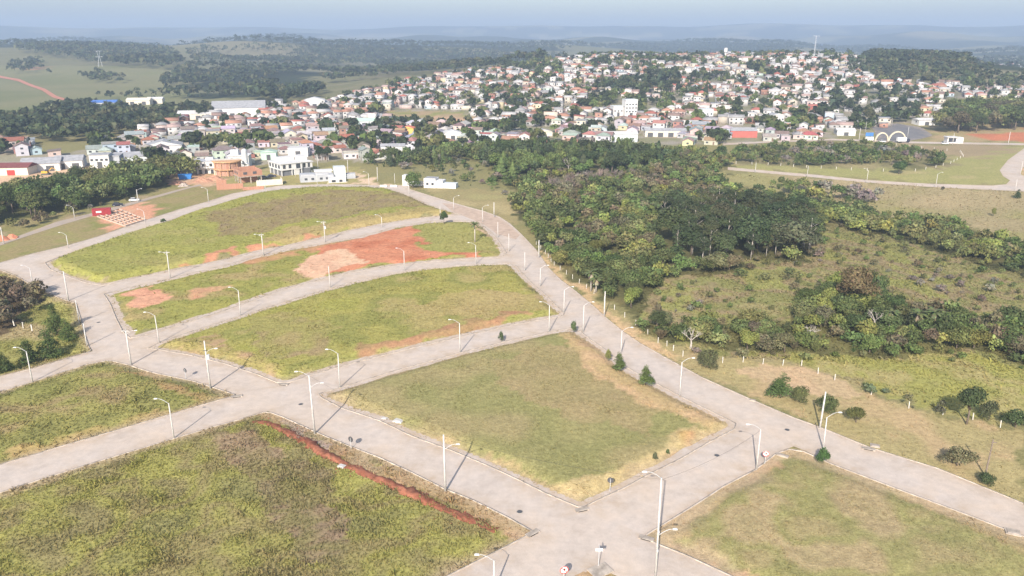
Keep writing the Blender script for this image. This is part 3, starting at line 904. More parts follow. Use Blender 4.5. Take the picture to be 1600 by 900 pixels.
def crown(kind, n, seed):
    """unit crown (height 1, base at 0): points and a tint (multiplies the tree's colour)"""
    g = np.random.default_rng(seed)
    cs, ns, tint = [], [], []
    if kind == 'pine':
        m = n
        t = g.uniform(0, 1, m) ** .8
        z = .10 + .9 * t
        layer = .82 + .18 * np.sin(z * 40 + g.uniform(0, 6))
        lump = 1 + .25 * np.sin(3 * g.uniform(0, 6.28, 1) + 0)
        rr = (.30 * (1 - t ** 1.5) ** .8 + .015) * layer * g.uniform(.3, 1.28, m)
        a = g.uniform(0, 2 * np.pi, m)
        rr *= 1 + .28 * np.sin(3 * a + 9 * z) * np.sin(2 * a - 5 * z + 1)
        c = np.stack([np.cos(a) * rr, np.sin(a) * rr, z - rr * .25], -1)
        nn = np.stack([np.cos(a), np.sin(a), .7 + 0 * a], -1)
        size = np.full(m, .040 if n > 2000 else .045 if n > 800 else .075)
        tn = g.uniform(.75, 1.25, m) * (1 + .12 * np.sin(5 * a + 9 * z))
    else:
        if kind == 'broad':
            L = g.integers(9, 13)
            lo = []
            for k in range(L):
                a, q = g.uniform(0, 6.28), g.uniform(.05, .36)
                lo.append((np.cos(a) * q, np.sin(a) * q, g.uniform(.42, .80) - .35 * q, g.uniform(.15, .25)))
            lo.append((0, 0, .60, .30))
        elif kind == 'shrub':
            L = g.integers(9, 14)
            lo = []
            for k in range(L):
                a, q = g.uniform(0, 6.28), g.uniform(.1, .58)
                lo.append((np.cos(a) * q, np.sin(a) * q, g.uniform(.22, .72) * (1 - .6 * q), g.uniform(.18, .32)))
            lo.append((0, 0, .42, .42))
        elif kind == 'ever':
            lo = []
            for k in range(20):
                z = .10 + .80 * (k / 19) + g.uniform(-.04, .04)
                a, q = g.uniform(0, 6.28), (.20 * (1 - z) + .03) * g.uniform(.5, 1.2)
                lo.append((np.cos(a) * q, np.sin(a) * q, max(z, .08), (.13 * (1 - z) + .085) * g.uniform(.8, 1.2)))
        elif kind == 'euc':
            L = g.integers(11, 16)
            lo = []
            for k in range(L):
                a, q, z = g.uniform(0, 6.28), g.uniform(.04, .22), g.uniform(.34, .92)
                lo.append((np.cos(a) * q, np.sin(a) * q, z, g.uniform(.075, .14)))
        m = n
        lo = np.array(lo)
        w = lo[:, 3] ** (1 if kind == 'ever' else 2)
        k = g.choice(len(lo), m, p=w / w.sum())
        d = g.normal(size=(m, 3))
        d /= np.linalg.norm(d, axis=1)[:, None]
        up = d[:, 2] < -.35
        d[up, 2] *= -.4
        r = lo[k, 3] * g.uniform(.70, 1.10, m)
        c = lo[k, :3] + d * r[:, None] * np.array([1, 1, .82])
        nn = d + g.normal(scale=.55, size=d.shape)
        size = lo[k, 3] * (.125 if n > 2000 else .21 if n > 600 else .28 if n > 330 else .38 if n > 150 else .62) * g.uniform(.7, 1.3, m)
        lt = g.uniform(.76, 1.28, len(lo))
        tn = lt[k] * g.uniform(.78, 1.25, m)
        c[:, 2] = np.maximum(c[:, 2], .02)
        # fit to unit height
        c[:, 2] *= 1 / c[:, 2].max()
    nn /= np.linalg.norm(nn, axis=1)[:, None] + 1e-9
    v = leaf_quads(c, nn, size, g)
    hue = g.normal(scale=.05, size=(len(c), 3)) + 1
    col = np.repeat(tn[:, None] * hue, 4, 0)
    return v, np.arange(len(v)).reshape(-1, 4), col

def dry_twigs(n, seed):
    """leafless bush: a spray of thin forked twigs"""
    g = np.random.default_rng(seed)
    vs, col = [], []
    a = g.uniform(0, 2 * np.pi, n)
    sp = g.uniform(.05, .62, n)
    z0 = g.uniform(0, .45, n)
    r0 = sp * z0 * .9
    p0 = np.stack([np.cos(a) * r0, np.sin(a) * r0, z0], -1)
    L = g.uniform(.22, .5, n)
    dirv = np.stack([np.cos(a) * sp + g.normal(scale=.25, size=n), np.sin(a) * sp + g.normal(scale=.25, size=n), np.full(n, .85)], -1)
    dirv /= np.linalg.norm(dirv, axis=1)[:, None]
    p1 = p0 + dirv * L[:, None]
    s = np.cross(dirv, g.normal(size=(n, 3)))
    s /= np.linalg.norm(s, axis=1)[:, None]
    w = g.uniform(.005, .012, n)[:, None] * (1 if n > 900 else 1.8)
    v = np.stack([p0 - s * w, p0 + s * w, p1 + s * w * .5, p1 - s * w * .5], 1).reshape(-1, 3)
    v[:, 2] = np.maximum(v[:, 2], 0)
    return v, np.arange(len(v)).reshape(-1, 4), np.repeat(g.uniform(.7, 1.3, n), 4)[:, None] * np.ones(3)

def trunk_mesh(kind, seed):
    g = random.Random(seed)
    mb = MB()
    if kind in ('pine', 'ever'):
        mb.tube([(0, 0, -.03), (0, 0, .3), (0, 0, .9)], [.022, .018, .005], 5)
    elif kind == 'euc':
        mb.tube([(0, 0, -.03), (.01, 0, .3), (-.01, .01, .62), (.01, 0, .9)], [.016, .013, .009, .004], 5)
        for k in range(5):
            a, z = g.uniform(0, 6.28), g.uniform(.35, .75)
            mb.tube([(0, 0, z), (math.cos(a) * .10, math.sin(a) * .10, z + .10), (math.cos(a) * .17, math.sin(a) * .17, z + .18)], [.008, .005, .002], 4)
    else:
        h = .5 if kind == 'broad' else .25
        mb.tube([(0, 0, -.04), (.01, .01, h * .5), (0, 0, h)], [.035, .028, .02], 6)
        for k in range(5):
            a = k * 1.26 + g.uniform(0, .6)
            q = g.uniform(.16, .28)
            mb.tube([(0, 0, h * .7), (math.cos(a) * q * .5, math.sin(a) * q * .5, h + .08), (math.cos(a) * q, math.sin(a) * q, h + .22)], [.018, .012, .004], 4)
    return mb.mesh('trunk', PALEBARK if kind == 'euc' else BARK, True)

PROTO = {}
for kind, n, cnt in (('broad', 3000, 4), ('shrub', 2600, 4), ('euc', 3000, 3), ('pine', 3200, 2), ('ever', 3000, 3)):
    for k in range(cnt):
        v, f, c = crown(kind, n, 1000 + 37 * k + len(kind))
        PROTO.setdefault(kind, []).append((np_mesh('crown', v, f, LEAF, c), trunk_mesh(kind, k)))
for k in range(2):
    v, f, c = dry_twigs(1800, 500 + k)
    PROTO.setdefault('dry', []).append((np_mesh('twigs', v, f, LEAF, c), trunk_mesh('shrub', 50 + k)))

NAMES = {'ever': 'evergreen_tree', 'broad': 'broadleaf_tree', 'shrub': 'shrub', 'euc': 'eucalyptus_tree', 'pine': 'conifer_tree', 'dry': 'dry_bush'}
WORD = {'broad': 'broadleaf tree', 'shrub': 'shrub', 'euc': 'tall slender tree', 'pine': 'conifer', 'dry': 'leafless bush'}
CATS = {'ever': 'tree', 'broad': 'tree', 'shrub': 'shrub', 'euc': 'tree', 'pine': 'tree', 'dry': 'bush'}

def ground_z_at(x, y):
    x, y = np.atleast_1d(float(x)), np.atleast_1d(float(y))
    z = base(x, y)
    if abs(x[0]) < 330 and y[0] < 430: z = z + lot_relief(x, y)
    return float(z[0])

def plant(kind, x, y, h, w, col, seed=0, z=None):
    """one tree: trunk and crown under an Empty at its foot; w = crown width as a share of the kind's natural width"""
    g = random.Random(seed * 7919 + int(x * 13) + int(y * 17))
    cm, tm = g.choice(PROTO[kind])
    r = empty(NAMES[kind], (x, y, ground_z_at(x, y) if z is None else z), g.uniform(0, 6.28), (h * w, h * w, h))
    link('trunk', tm, r)
    link('twigs' if kind == 'dry' else 'crown', cm, r, color=col)
    return r

def shade(col):
    R_, G_, B_ = col
    if kindless(col): return 'grey brown'
    if G_ > .155: return 'yellow green'
    if R_ > G_ * 1.0: return 'olive brown'
    if G_ < .095: return 'dark green'
    return 'mid green'
def kindless(col): return col[0] > col[1] * 1.12

def px_of(x, y):
    a, b = to_px(x, y, base(x, y))
    return float(a), float(b)

# --- single trees one can point at: kind, foot px, top py, width px, colour, label
SINGLE = [
 ('ever', 88, 519, 468, 32, (.085,.115,.036), 'tall conical evergreen at the back of the clump beside the left street'),
 ('ever', 77, 552, 506, 36, (.075,.105,.034), 'wide dark evergreen in front of the clump beside the left street'),
 ('ever', 42, 564, 522, 32, (.068,.095,.032), 'dark evergreen left of the front one in the clump by the left street'),
 ('ever', 106, 528, 490, 26, (.095,.130,.040), 'lighter evergreen at the right end of the clump by the left street'),
 ('ever', 3, 578, 545, 34, (.065,.090,.030), 'dark evergreen cut by the left edge of the picture'),
 ('broad', 256, 350, 341, 9, (.07,.10,.04), 'small lone tree on the slope of the upper lot below the crest road'),
 ('broad', 694, 352, 331, 14, (.055,.085,.032), 'small round dark tree at the top of the red earth lot'),
 ('shrub', 783, 534, 517, 10, (.085,.115,.055), 'thin sapling on the kerb of the road above the central lot'),
 ('shrub', 896, 522, 502, 11, (.085,.12,.05), 'sapling at the upper corner of the central lot'),
 ('shrub', 950, 566, 547, 12, (.20,.21,.07), 'yellowish sapling beside the main road, left of a small evergreen'),
 ('ever', 965, 582, 553, 22, (.095,.13,.04), 'smaller conical green tree on the dirt verge of the central lot'),
 ('ever', 1008, 607, 573, 25, (.095,.13,.04), 'larger conical green tree on the dirt verge of the central lot'),
 ('ever', 1219, 622, 580, 36, (.08,.12,.04), 'conical green tree on the bare verge above the main road junction'),
 ('shrub', 1249, 628, 602, 36, (.115,.125,.05), 'olive bush right beside the conical tree on the bare verge'),
 ('shrub', 1292, 644, 617, 42, (.095,.115,.045), 'bush behind the tall white pole at the junction'),
 ('shrub', 1337, 660, 635, 40, (.12,.125,.045), 'round olive bush right of the tall white pole at the junction'),
 ('shrub', 1285, 723, 700, 28, (.065,.12,.038), 'bright green bush on the corner of the lower right lot'),
 ('broad', 1510, 663, 602, 50, (.060,.080,.035), 'dark tree at the edge of the lime green field on the right'),
 ('shrub', 1495, 728, 699, 62, (.14,.13,.07), 'dry brownish bush by the wooden post on the right'),
 ('shrub', 1586, 668, 640, 52, (.06,.085,.035), 'dark green bush at the right edge of the picture by the field'),
 ('shrub', 1545, 656, 625, 36, (.085,.095,.05), 'grey green bush between the dark tree and the right edge bush'),
 ('shrub', 1540, 757, 740, 34, (.06,.08,.035), 'low dark shrub beyond the wooden post near the right edge'),
 ('shrub', 1404, 272, 250, 31, (.065,.105,.038), 'round green bush standing alone above the side road on the right'),
 ('ever', 1589, 310, 295, 12, (.045,.07,.03), 'small dark evergreen below the right hand road bend'),
 ('shrub', 1105, 574, 545, 44, (.10,.105,.05), 'olive bush on the fence line beside the main road'),
 ('broad', 1335, 486, 415, 62, (.135,.105,.055), 'big round brownish tree in the middle of the right scrub'),
 ('shrub', 1368, 476, 430, 40, (.075,.105,.042), 'green tree right behind the big round brownish tree'),
 ('shrub', 645, 294, 268, 36, (.085,.12,.038), 'round bright green tree in front of the white ruin at the crest'),
 ('broad', 500, 252, 226, 18, (.04,.06,.028), 'dark tree left of a pair behind the white flat roofed house'),
 ('broad', 512, 252, 229, 20, (.045,.062,.03), 'dark tree right of a pair behind the white flat roofed house'),
 ('shrub', 985, 702, 690, 0, None, None),
 ('shrub', 1043, 712, 703, 8, (.09,.12,.05), 'small weed bush on the bank right of the road sign back'),
 ('shrub', 1023, 722, 708, 10, (.10,.11,.06), 'greyish weed bush on the bank nearer the road sign back'),
 ('shrub', 1225, 298, 289, 9, (.10,.11,.05), None),
 ('shrub', 1473, 297, 291, 7, (.09,.085,.055), 'small shrub on the kerb of the right side road'),
 ('shrub', 1552, 338, 324, 8, (.15,.16,.05), 'yellow green sapling on the dry meadow at the far right'),
]
for i, (kind, px, py, top, wpx, col, lab) in enumerate(SINGLE):
    if not lab: continue
    p = P(px, py)
    # height from the pixel of the top, straight above the foot
    dist = p.y
    th = math.atan((450 - top) / FPX)
    h = CAM_H - dist * math.tan(PITCH - th) - p.z
    wid = wpx * mpp(p)
    if kind == 'ever': h, wid = h * .96, wid * .95
    nat = {'pine': .60, 'ever': .62, 'broad': 1.0, 'shrub': 1.6}[kind]
    tag(plant(kind, p.x, p.y, h, wid / (h * nat), col, i), lab, CATS[kind], 'single trees and bushes')

# --- bare white tree
def branch(mb, p, d, L, r, g, depth):
    q = p + d * L
    mb.tube([p, p + d * L * .5 + Vector((g.uniform(-.04, .04), g.uniform(-.04, .04), 0)) * L, q], [r, r * .8, r * .55], 5)
    if depth:
        for k in range(3 if depth > 1 else 2):
            nd = (d + Vector((g.uniform(-.8, .8), g.uniform(-.8, .8), g.uniform(-.05, .35)))).normalized()
            branch(mb, q, nd, L * g.uniform(.55, .8), r * .55, g, depth - 1)
def bare_tree(px, py, h, lab, seed):
    p = P(px, py)
    r = empty('bare_tree', p)
    g = random.Random(seed)
    mb = MB()
    mb.tube([(0, 0, -.1), (.1, 0, h * .2), (0, 0, h * .36)], [.26, .2, .16], 6)
    mb.obj('trunk', PALEBARK, r)
    mb = MB()
    for k in range(4):
        a = k * 1.57 + g.uniform(-.3, .3)
        branch(mb, Vector((0, 0, h * .34)), Vector((math.cos(a) * .75, math.sin(a) * .75, .75)).normalized(), h * .24, .11, g, 3)
    mb.obj('branches', PALEBARK, r)
    tag(r, lab, 'tree', 'bare trees')
bare_tree(1079, 544, 5.8, 'leafless white branched tree beside the fence along the main road', 3)
bare_tree(888, 270, 9.5, 'tall bare pale trunk standing in the pinkish brush of the forest', 4)
bare_tree(1265, 535, 5.0, 'leafless pale tree among the right hand scrub below the brownish tree', 6)
bare_tree(1365, 512, 5.5, 'leafless pale tree left of the single palm in the scrub', 8)

# --- palms
FROND = attr_mat('palm_fronds', .7, trans=.2, spec=.15)
def palm(px, py, h, lab, seed, skirt=True, fr=2.6):
    p = P(px, py)
    g = random.Random(seed)
    r = empty('palm_tree', (p.x, p.y, ground_z_at(p.x, p.y)))
    MB().tube([(0, 0, -.1), (.05, .03, h * .5), (0, 0, h)], [.24, .19, .16], 7).obj('trunk', PALEBARK, r, smooth=True)
    def fronds(n, droop0, droop1, col, name, L):
        v, f, c = [], [], []
        for k in range(n):
            a = 6.283 * k / n + g.uniform(-.2, .2)
            el = g.uniform(droop0, droop1)
            pts = []
            pos = Vector((0, 0, h))
            d = Vector((math.cos(a) * math.cos(el), math.sin(a) * math.cos(el), math.sin(el)))
            side = Vector((-math.sin(a), math.cos(a), 0))
            for s in range(6):
                w = L * .13 * (math.sin(math.pi * min(1, (s + .6) / 6.2)) + .12)
                pts.append((pos + side * w - Vector((0, 0, w * .6)), pos.copy(), pos - side * w - Vector((0, 0, w * .6))))
                pos = pos + d * L / 5
                d = (d + Vector((0, 0, -.33))).normalized()
            b = len(v)
            for a3 in pts:
                v += [tuple(q) for q in a3]
                c += [tuple(x * g.uniform(.8, 1.2) for x in col)] * 3
            for s in range(5):
                o = b + s * 3
                f += [(o, o + 1, o + 4, o + 3), (o + 1, o + 2, o + 5, o + 4)]
        link(name, np_mesh(name, np.array(v), np.array(f), FROND, np.array(c)), r)
    fronds(15, .15, 1.1, (.11, .13, .055), 'crown', fr)
    if skirt: fronds(10, -1.1, -.5, (.30, .25, .17), 'dead_fronds', fr * .8)
    tag(r, lab, 'palm', 'palm trees')
palm(742, 381, 6.4, 'slender lone palm rising from the red earth lot near the main road', 1, False, 2.2)
palm(923, 455, 5.6, 'left of two palms with hanging dry fronds at the forest edge', 2)
palm(931, 457, 4.2, 'right shorter one of two palms with hanging dry fronds at the forest edge', 3)
palm(1389, 514, 4.4, 'single palm with pale trunk in the right hand scrub', 4)
palm(1431, 521, 5.2, 'left of two neighbouring palms with pale skirts in the right hand scrub', 5)
palm(1456, 519, 5.2, 'right of two neighbouring palms with pale skirts in the right hand scrub', 6)
palm(1393, 198, 7.5, 'palm beside the asphalt street above the arched gateway', 7, False, 2.4)

# --- forests: candidates on a jittered grid, kept where the land's outline says woods
EUC_Z = [(1030,350),(1100,330),(1240,350),(1292,398),(1200,404),(1100,416),(1040,405)]
PINE_Z = [(745,250),(760,240),(1000,242),(1060,256),(1000,268),(830,278),(795,288),(765,268)]
DRY_Z = [(840,292),(915,272),(1000,270),(1000,278),(925,288),(850,306)]
GROVE = [(1455,210),(1478,185),(1560,178),(1680,176),(1680,200),(1590,204),(1560,207)]
G_DARK, G_MID, G_OLIVE, G_YEL = (.080,.102,.038), (.110,.142,.048), (.150,.158,.062), (.185,.200,.060)
G_BROWN, G_GREY, G_BLUE = (.138,.120,.070), (.19,.168,.138), (.062,.080,.038)
cand = []
def forest(poly, step, seed, hmin, hmax, palette, kinds, holes=(), thin=1.0, wr=(.8, 1.25)):
    g = np.random.default_rng(seed)
    w = at([p[0] for p in poly], [p[1] for p in poly])
    x, y = scatter(step, w[:, 0].min(), w[:, 0].max(), w[:, 1].min(), w[:, 1].max(), seed)
    px, py = to_px(x, y, base(x, y))
    m = inside(px, py, poly) & (px > -40) & (px < 1650)
    for q in holes: m &= ~inside(px, py, q)
    m &= g.uniform(0, 1, len(x)) < thin
    x, y, px, py = x[m], y[m], px[m], py[m]
    t = fbm(x, y, 26, seed, 2)
    for i in range(len(x)):
        u = np.clip((t[i] - .25) / .5 + g.normal(scale=.28), 0, .999)
        col = np.array(palette[int(u * len(palette))]) * g.uniform(.82, 1.2) * (1 + g.normal(scale=.05, size=3))
        k = kinds[g.integers(len(kinds))]
        h = g.uniform(hmin, hmax) * (1.0 if k != 'dry' else .6)
        cand.append((k, x[i], y[i], h, g.uniform(*wr), tuple(col), px[i], py[i]))
MIXP = [G_DARK, G_MID, G_MID, G_OLIVE, G_DARK, G_MID, G_YEL, G_OLIVE, G_BROWN]
forest([(560,258),(640,250),(745,240),(765,268),(790,290),(800,310),(740,292),(640,268)], 5.8, 45, 1.5, 4.8, [G_OLIVE, G_GREY, G_DARK, G_MID, G_DARK], ['shrub', 'dry', 'shrub', 'broad'], (), .62)
forest([(620,250),(760,236),(820,240),(760,248),(640,262),(560,258)], 5.6, 46, 5, 9.5, [G_DARK, G_MID, G_BLUE], ['broad', 'pine', 'broad'], (), .72)
forest(FOREST, 4.9, 31, 2.8, 6.6, MIXP, ['broad', 'shrub', 'shrub', 'broad', 'shrub'], (EUC_Z, PINE_Z, DRY_Z), .93)
forest(EUC_Z, 6.0, 32, 8.5, 14, [(.064,.084,.038), (.075,.090,.041), (.058,.078,.036), (.092,.096,.048)], ['euc', 'broad', 'euc'], (), .8, (.9, 1.4))
forest(PINE_Z, 6.5, 33, 7, 12, [G_BLUE, G_DARK, G_BLUE, G_MID], ['pine', 'broad', 'broad'], (), .9, (.8, 1.2))
forest(DRY_Z, 4.2, 34, 5, 8, [G_GREY, (.25,.20,.17)], ['dry'], (), 1.0)
forest(BAND, 4.8, 35, 2.6, 6.0, [G_DARK, G_MID, G_OLIVE, G_MID, G_YEL, G_OLIVE], ['broad', 'shrub', 'shrub'], (), .9)
forest(CLUSTER, 3.7, 36, 2.2, 5.8, [G_MID, G_DARK, G_OLIVE, G_MID, G_YEL, G_BROWN, G_DARK], ['shrub', 'broad', 'shrub', 'shrub', 'dry'], (), .92)
forest(SCRUB, 5.6, 37, .9, 2.6, [G_OLIVE, G_MID, G_BROWN, G_OLIVE, G_MID, G_GREY], ['shrub', 'dry', 'shrub', 'shrub'], (CLUSTER, FOREST, BAND), .75)
forest(BRUSH, 6.0, 38, 3, 6.0, [G_DARK, G_MID, G_OLIVE, G_GREY, G_DARK], ['shrub', 'broad', 'dry', 'shrub'], (), .9)
forest(WOOD_E, 6.2, 39, 7, 11.5, [G_DARK, G_MID, G_DARK, G_MID, G_OLIVE], ['broad', 'broad', 'shrub'], (), .95, (.85, 1.2))
forest([(-60,362),(0,350),(60,338),(150,323),(200,310),(205,318),(150,330),(60,352),(0,372),(-60,388)], 7.5, 40, 2, 4.5, [G_GREY, G_OLIVE, G_BROWN], ['dry', 'shrub'], (), .6)
forest(THICKET, 3.4, 41, 2.6, 4.4, [(.115,.088,.055), (.10,.085,.05), (.13,.10,.065)], ['shrub', 'dry', 'shrub'], (), .95)
forest(GROVE, 8.5, 42, 12, 18, [G_DARK, G_MID, (.10,.09,.05), G_OLIVE], ['broad', 'broad', 'euc'], (), .95, (.9, 1.3))
forest([(1200,292),(1300,300),(1385,318),(1330,330),(1240,318)], 7, 43, 4.5, 8, [G_MID, G_OLIVE, G_YEL, G_GREY, G_DARK], ['broad', 'euc', 'dry', 'shrub'], (), .7)
forest([(1340,600),(1400,615),(1470,635),(1530,650),(1500,655),(1420,640),(1360,618)], 2.6, 44, 1.3, 2.5, [(.13,.145,.085), G_OLIVE, (.12,.13,.075)], ['shrub', 'dry'], (), .8)

PLACES = [
 (EUC_Z, 'in the tall dark stand'), (PINE_Z, 'in the wood below town'),
 (DRY_Z, 'in the pinkish brush strip'), (BAND, 'below the right meadow'),
 (CLUSTER, 'above the lime field'), (BRUSH, 'below the arched gateway'),
 (WOOD_E, 'in the left wood'), (THICKET, 'in the brown thicket'),
 (GROVE, 'in the right town grove'), (SCRUB, 'on the dry slope'),
 ([(800,330),(1000,330),(1000,520),(800,520)], 'beside the main road fence'),
 ([(800,240),(1000,240),(1000,330),(800,330)], 'in the left forest part'),
 ([(1000,240),(1145,240),(1145,330),(1000,330)], 'in the upper forest middle'),
 ([(1000,330),(1145,330),(1145,520),(1000,520)], 'in the lower forest middle'),
 ([(1145,240),(1420,240),(1420,420),(1145,420)], 'in the right forest end'),
]
def place_of(px, py):
    for poly, txt in PLACES:
        if bool(inside(np.array([px]), np.array([py]), poly)[0]): return txt
    return 'on open land past the forest' if px > 700 else 'left of the dirt road'

FOLIAGE_LOD = {}
def lod(kind, n, k):
    key = (kind, n, k)
    if key not in FOLIAGE_LOD:
        FOLIAGE_LOD[key] = dry_twigs(n, 900 + k) if kind == 'dry' else crown(kind, n, 2000 + 53 * k + len(kind))
    return FOLIAGE_LOD[key]

class Wood:
    def __init__(s): s.v, s.f, s.c, s.o = [], [], [], 0
    def add(s, kind, x, y, z, h, w, col, n, g):
        v, f, c = lod(kind, n, int(g.integers(3)))
        a = g.uniform(0, 6.28)
        ca, sa = math.cos(a), math.sin(a)
        q = np.column_stack([(v[:, 0] * ca - v[:, 1] * sa) * h * w + x, (v[:, 0] * sa + v[:, 1] * ca) * h * w + y, v[:, 2] * h + z])
        s.v.append(q); s.f.append(f + s.o); s.c.append(c * np.array(col)); s.o += len(q)
    def build(s, name, label):
        o = link(name, np_mesh(name, np.concatenate(s.v), np.concatenate(s.f), WOODLEAF, np.concatenate(s.c)))
        print(name, 'tris', sum(len(f) for f in s.f) * 2)
        return tag(o, label, 'trees', kind='stuff')

cand.sort(key=lambda t: -t[3] * (t[4] if t[0] != 'euc' else 1) / math.hypot(t[1], t[2]))
N_SINGLE = 255
for i, (k, x, y, h, w, col, px, py) in enumerate(cand[:N_SINGLE]):
    o = plant(k, x, y, h, w, col, i, float(base(x, y)))
    later(o, '%s %s' % (shade(col), WORD[k]), place_of(px, py), CATS[k], 'trees and shrubs of the woods', px)
wd = Wood()
gw = np.random.default_rng(77)
for (k, x, y, h, w, col, px, py) in cand[N_SINGLE:]:
    d = math.hypot(x, y)
    ap = h / d
    n = 620 if ap > .022 else 340 if ap > .014 else 155
    if k == 'dry': n = int(n * .8)
    wd.add(k, x, y, float(base(x, y)), h, w, col, n, gw)
wd.build('woodland', 'dense mixed scrub forest filling the gully right of the roads')
print('forest trees', len(cand))

# --- far woods: valley, ridges and hills
FAR_WOODS = [
 ([(-40,208),(0,195),(40,186),(120,181),(200,176),(250,186),(285,198),(258,204),(200,213),(140,222),(60,224),(0,222),(-40,224)], 8.5, 7, 12, .9),
 ([(70,176),(110,168),(150,166),(130,180),(90,186)], 9, 7, 11, .9),
 ([(20,78),(70,75),(160,74),(270,82),(285,104),(260,110),(180,106),(120,98),(60,88),(20,84)], 17, 13, 20, .95),
 ([(20,104),(60,95),(75,106),(60,114),(95,122),(50,116),(15,116)], 15, 9, 16, .8),
 ([(110,120),(150,116),(190,122),(200,131),(150,131),(115,124)], 14, 8, 13, .8),
 ([(255,126),(300,106),(400,96),(480,94),(560,106),(560,122),(520,139),(480,159),(420,164),(380,155),(300,154),(250,154)], 13, 9, 16, .85),
 ([(540,104),(640,100),(760,104),(840,109),(700,121),(620,133),(560,131)], 15, 10, 16, .85),
 ([(640,84),(720,80),(830,90),(860,101),(760,99),(660,98)], 20, 12, 20, .85),
 ([(480,84),(560,80),(640,82),(640,90),(560,92),(500,92)], 22, 12, 20, .6),
 ([(1325,124),(1330,104),(1360,88),(1420,82),(1500,92),(1545,114),(1560,136),(1500,139),(1440,133),(1360,126)], 12.5, 8, 14, .9),
 ([(1545,122),(1650,120),(1650,140),(1560,140)], 12, 8, 14, .8),
 ([(290,80),(400,74),(560,76),(650,86),(560,104),(420,102),(300,104)], 17, 11, 18, .75),
 ([(240,178),(330,172),(340,180),(330,186),(250,188)], 9, 7, 11, .9),
 ([(150,150),(300,142),(380,138),(420,148),(300,156),(160,160)], 13, 5, 10, .4),
 ([(525,208),(600,195),(740,196),(745,206),(640,210),(560,222)], 8, 6, 10, .35),
 ([(930,136),(1060,128),(1070,146),(960,150),(930,146)], 9, 8, 13, .7),
 ([(1290,150),(1350,140),(1440,146),(1440,190),(1350,196),(1300,186)], 14, 7, 12, .55),
]
F_A, F_B, F_C, F_D = (.046,.060,.030), (.040,.056,.034), (.062,.078,.036), (.085,.088,.045)
fw = Wood()
gf = np.random.default_rng(88)
for j, (poly, step, h0, h1, thin) in enumerate(FAR_WOODS):
    w = at([p[0] for p in poly], [p[1] for p in poly])
    w = w[w[:, 1] < 4200]
    x, y = scatter(step, w[:, 0].min(), w[:, 0].max(), w[:, 1].min(), w[:, 1].max(), 600 + j)
    px, py = to_px(x, y, base(x, y))
    m = inside(px, py, poly) & (px > -20) & (px < 1620) & (gf.uniform(0, 1, len(x)) < thin)
    if j in (5, 6, 8, 11): m &= fbm(x, y, 170, 950, 2) > .41
    x, y = x[m], y[m]
    zz = base(x, y)
    for i in range(len(x)):
        d = math.hypot(x[i], y[i])
        col = np.array([F_A, F_B, F_C, F_A, F_D][gf.integers(5)]) * gf.uniform(.75, 1.2)
        fw.add('broad', x[i], y[i], zz[i], gf.uniform(h0, h1), gf.uniform(.85, 1.3), col, 88 if d < 1000 else 34 if d < 1700 else 16, gf)
# scattered on the noise-made woods of the valley floor and ridges
x, y = scatter(29, -2600, 2200, 1400, 4200, 700)
px, py = to_px(x, y, base(x, y))
m = (px > -20) & (px < 1620) & (fbm(x, y, 420, 301, 3) > .44) & ~((px < 300) & (np.hypot(x, y) < 2300))
x, y = x[m], y[m]
zz = base(x, y)
for i in range(len(x)):
    col = np.array([F_A, F_B, F_A][gf.integers(3)]) * gf.uniform(.75, 1.1)
    fw.add('broad', x[i], y[i], zz[i], gf.uniform(11, 19), gf.uniform(1.0, 1.7), col, 14, gf)
fw.build('distant_woods', 'far woods along the valley and on the ridges beyond the town')

# ------------------------------------------------------------------ houses of the town
WALL = by_object('painted_wall', .85, .14, .5)
ROOFM = by_object('roof_covering', .8, .28, .9, streak=3.0)
GLASS = plain('dark_window', (.05, .055, .065), .25, .5, .1, 2)
DOORM = plain('door_wood', (.16, .10, .07), .7, .2, .2, 2)
WCOL = {'white': (.50,.485,.47), 'cream': (.45,.405,.34), 'grey': (.36,.355,.35), 'pink': (.46,.36,.33), 'pale green': (.38,.46,.41), 'pale blue': (.38,.45,.50), 'brick': (.33,.19,.145), 'yellow': (.48,.42,.28)}
WKEYS = ['white'] * 12 + ['cream'] * 4 + ['grey'] * 4 + ['pink'] * 2 + ['pale green', 'pale blue', 'brick', 'brick', 'yellow']
RCOL = {'grey': (.28,.275,.275), 'pale': (.42,.405,.395), 'orange': (.35,.19,.135), 'red': (.31,.115,.09), 'brown': (.22,.155,.135), 'rosy': (.37,.27,.245)}
RKEYS = ['grey'] * 7 + ['pale'] * 5 + ['orange'] * 6 + ['red'] * 3 + ['brown'] * 5 + ['rosy'] * 2

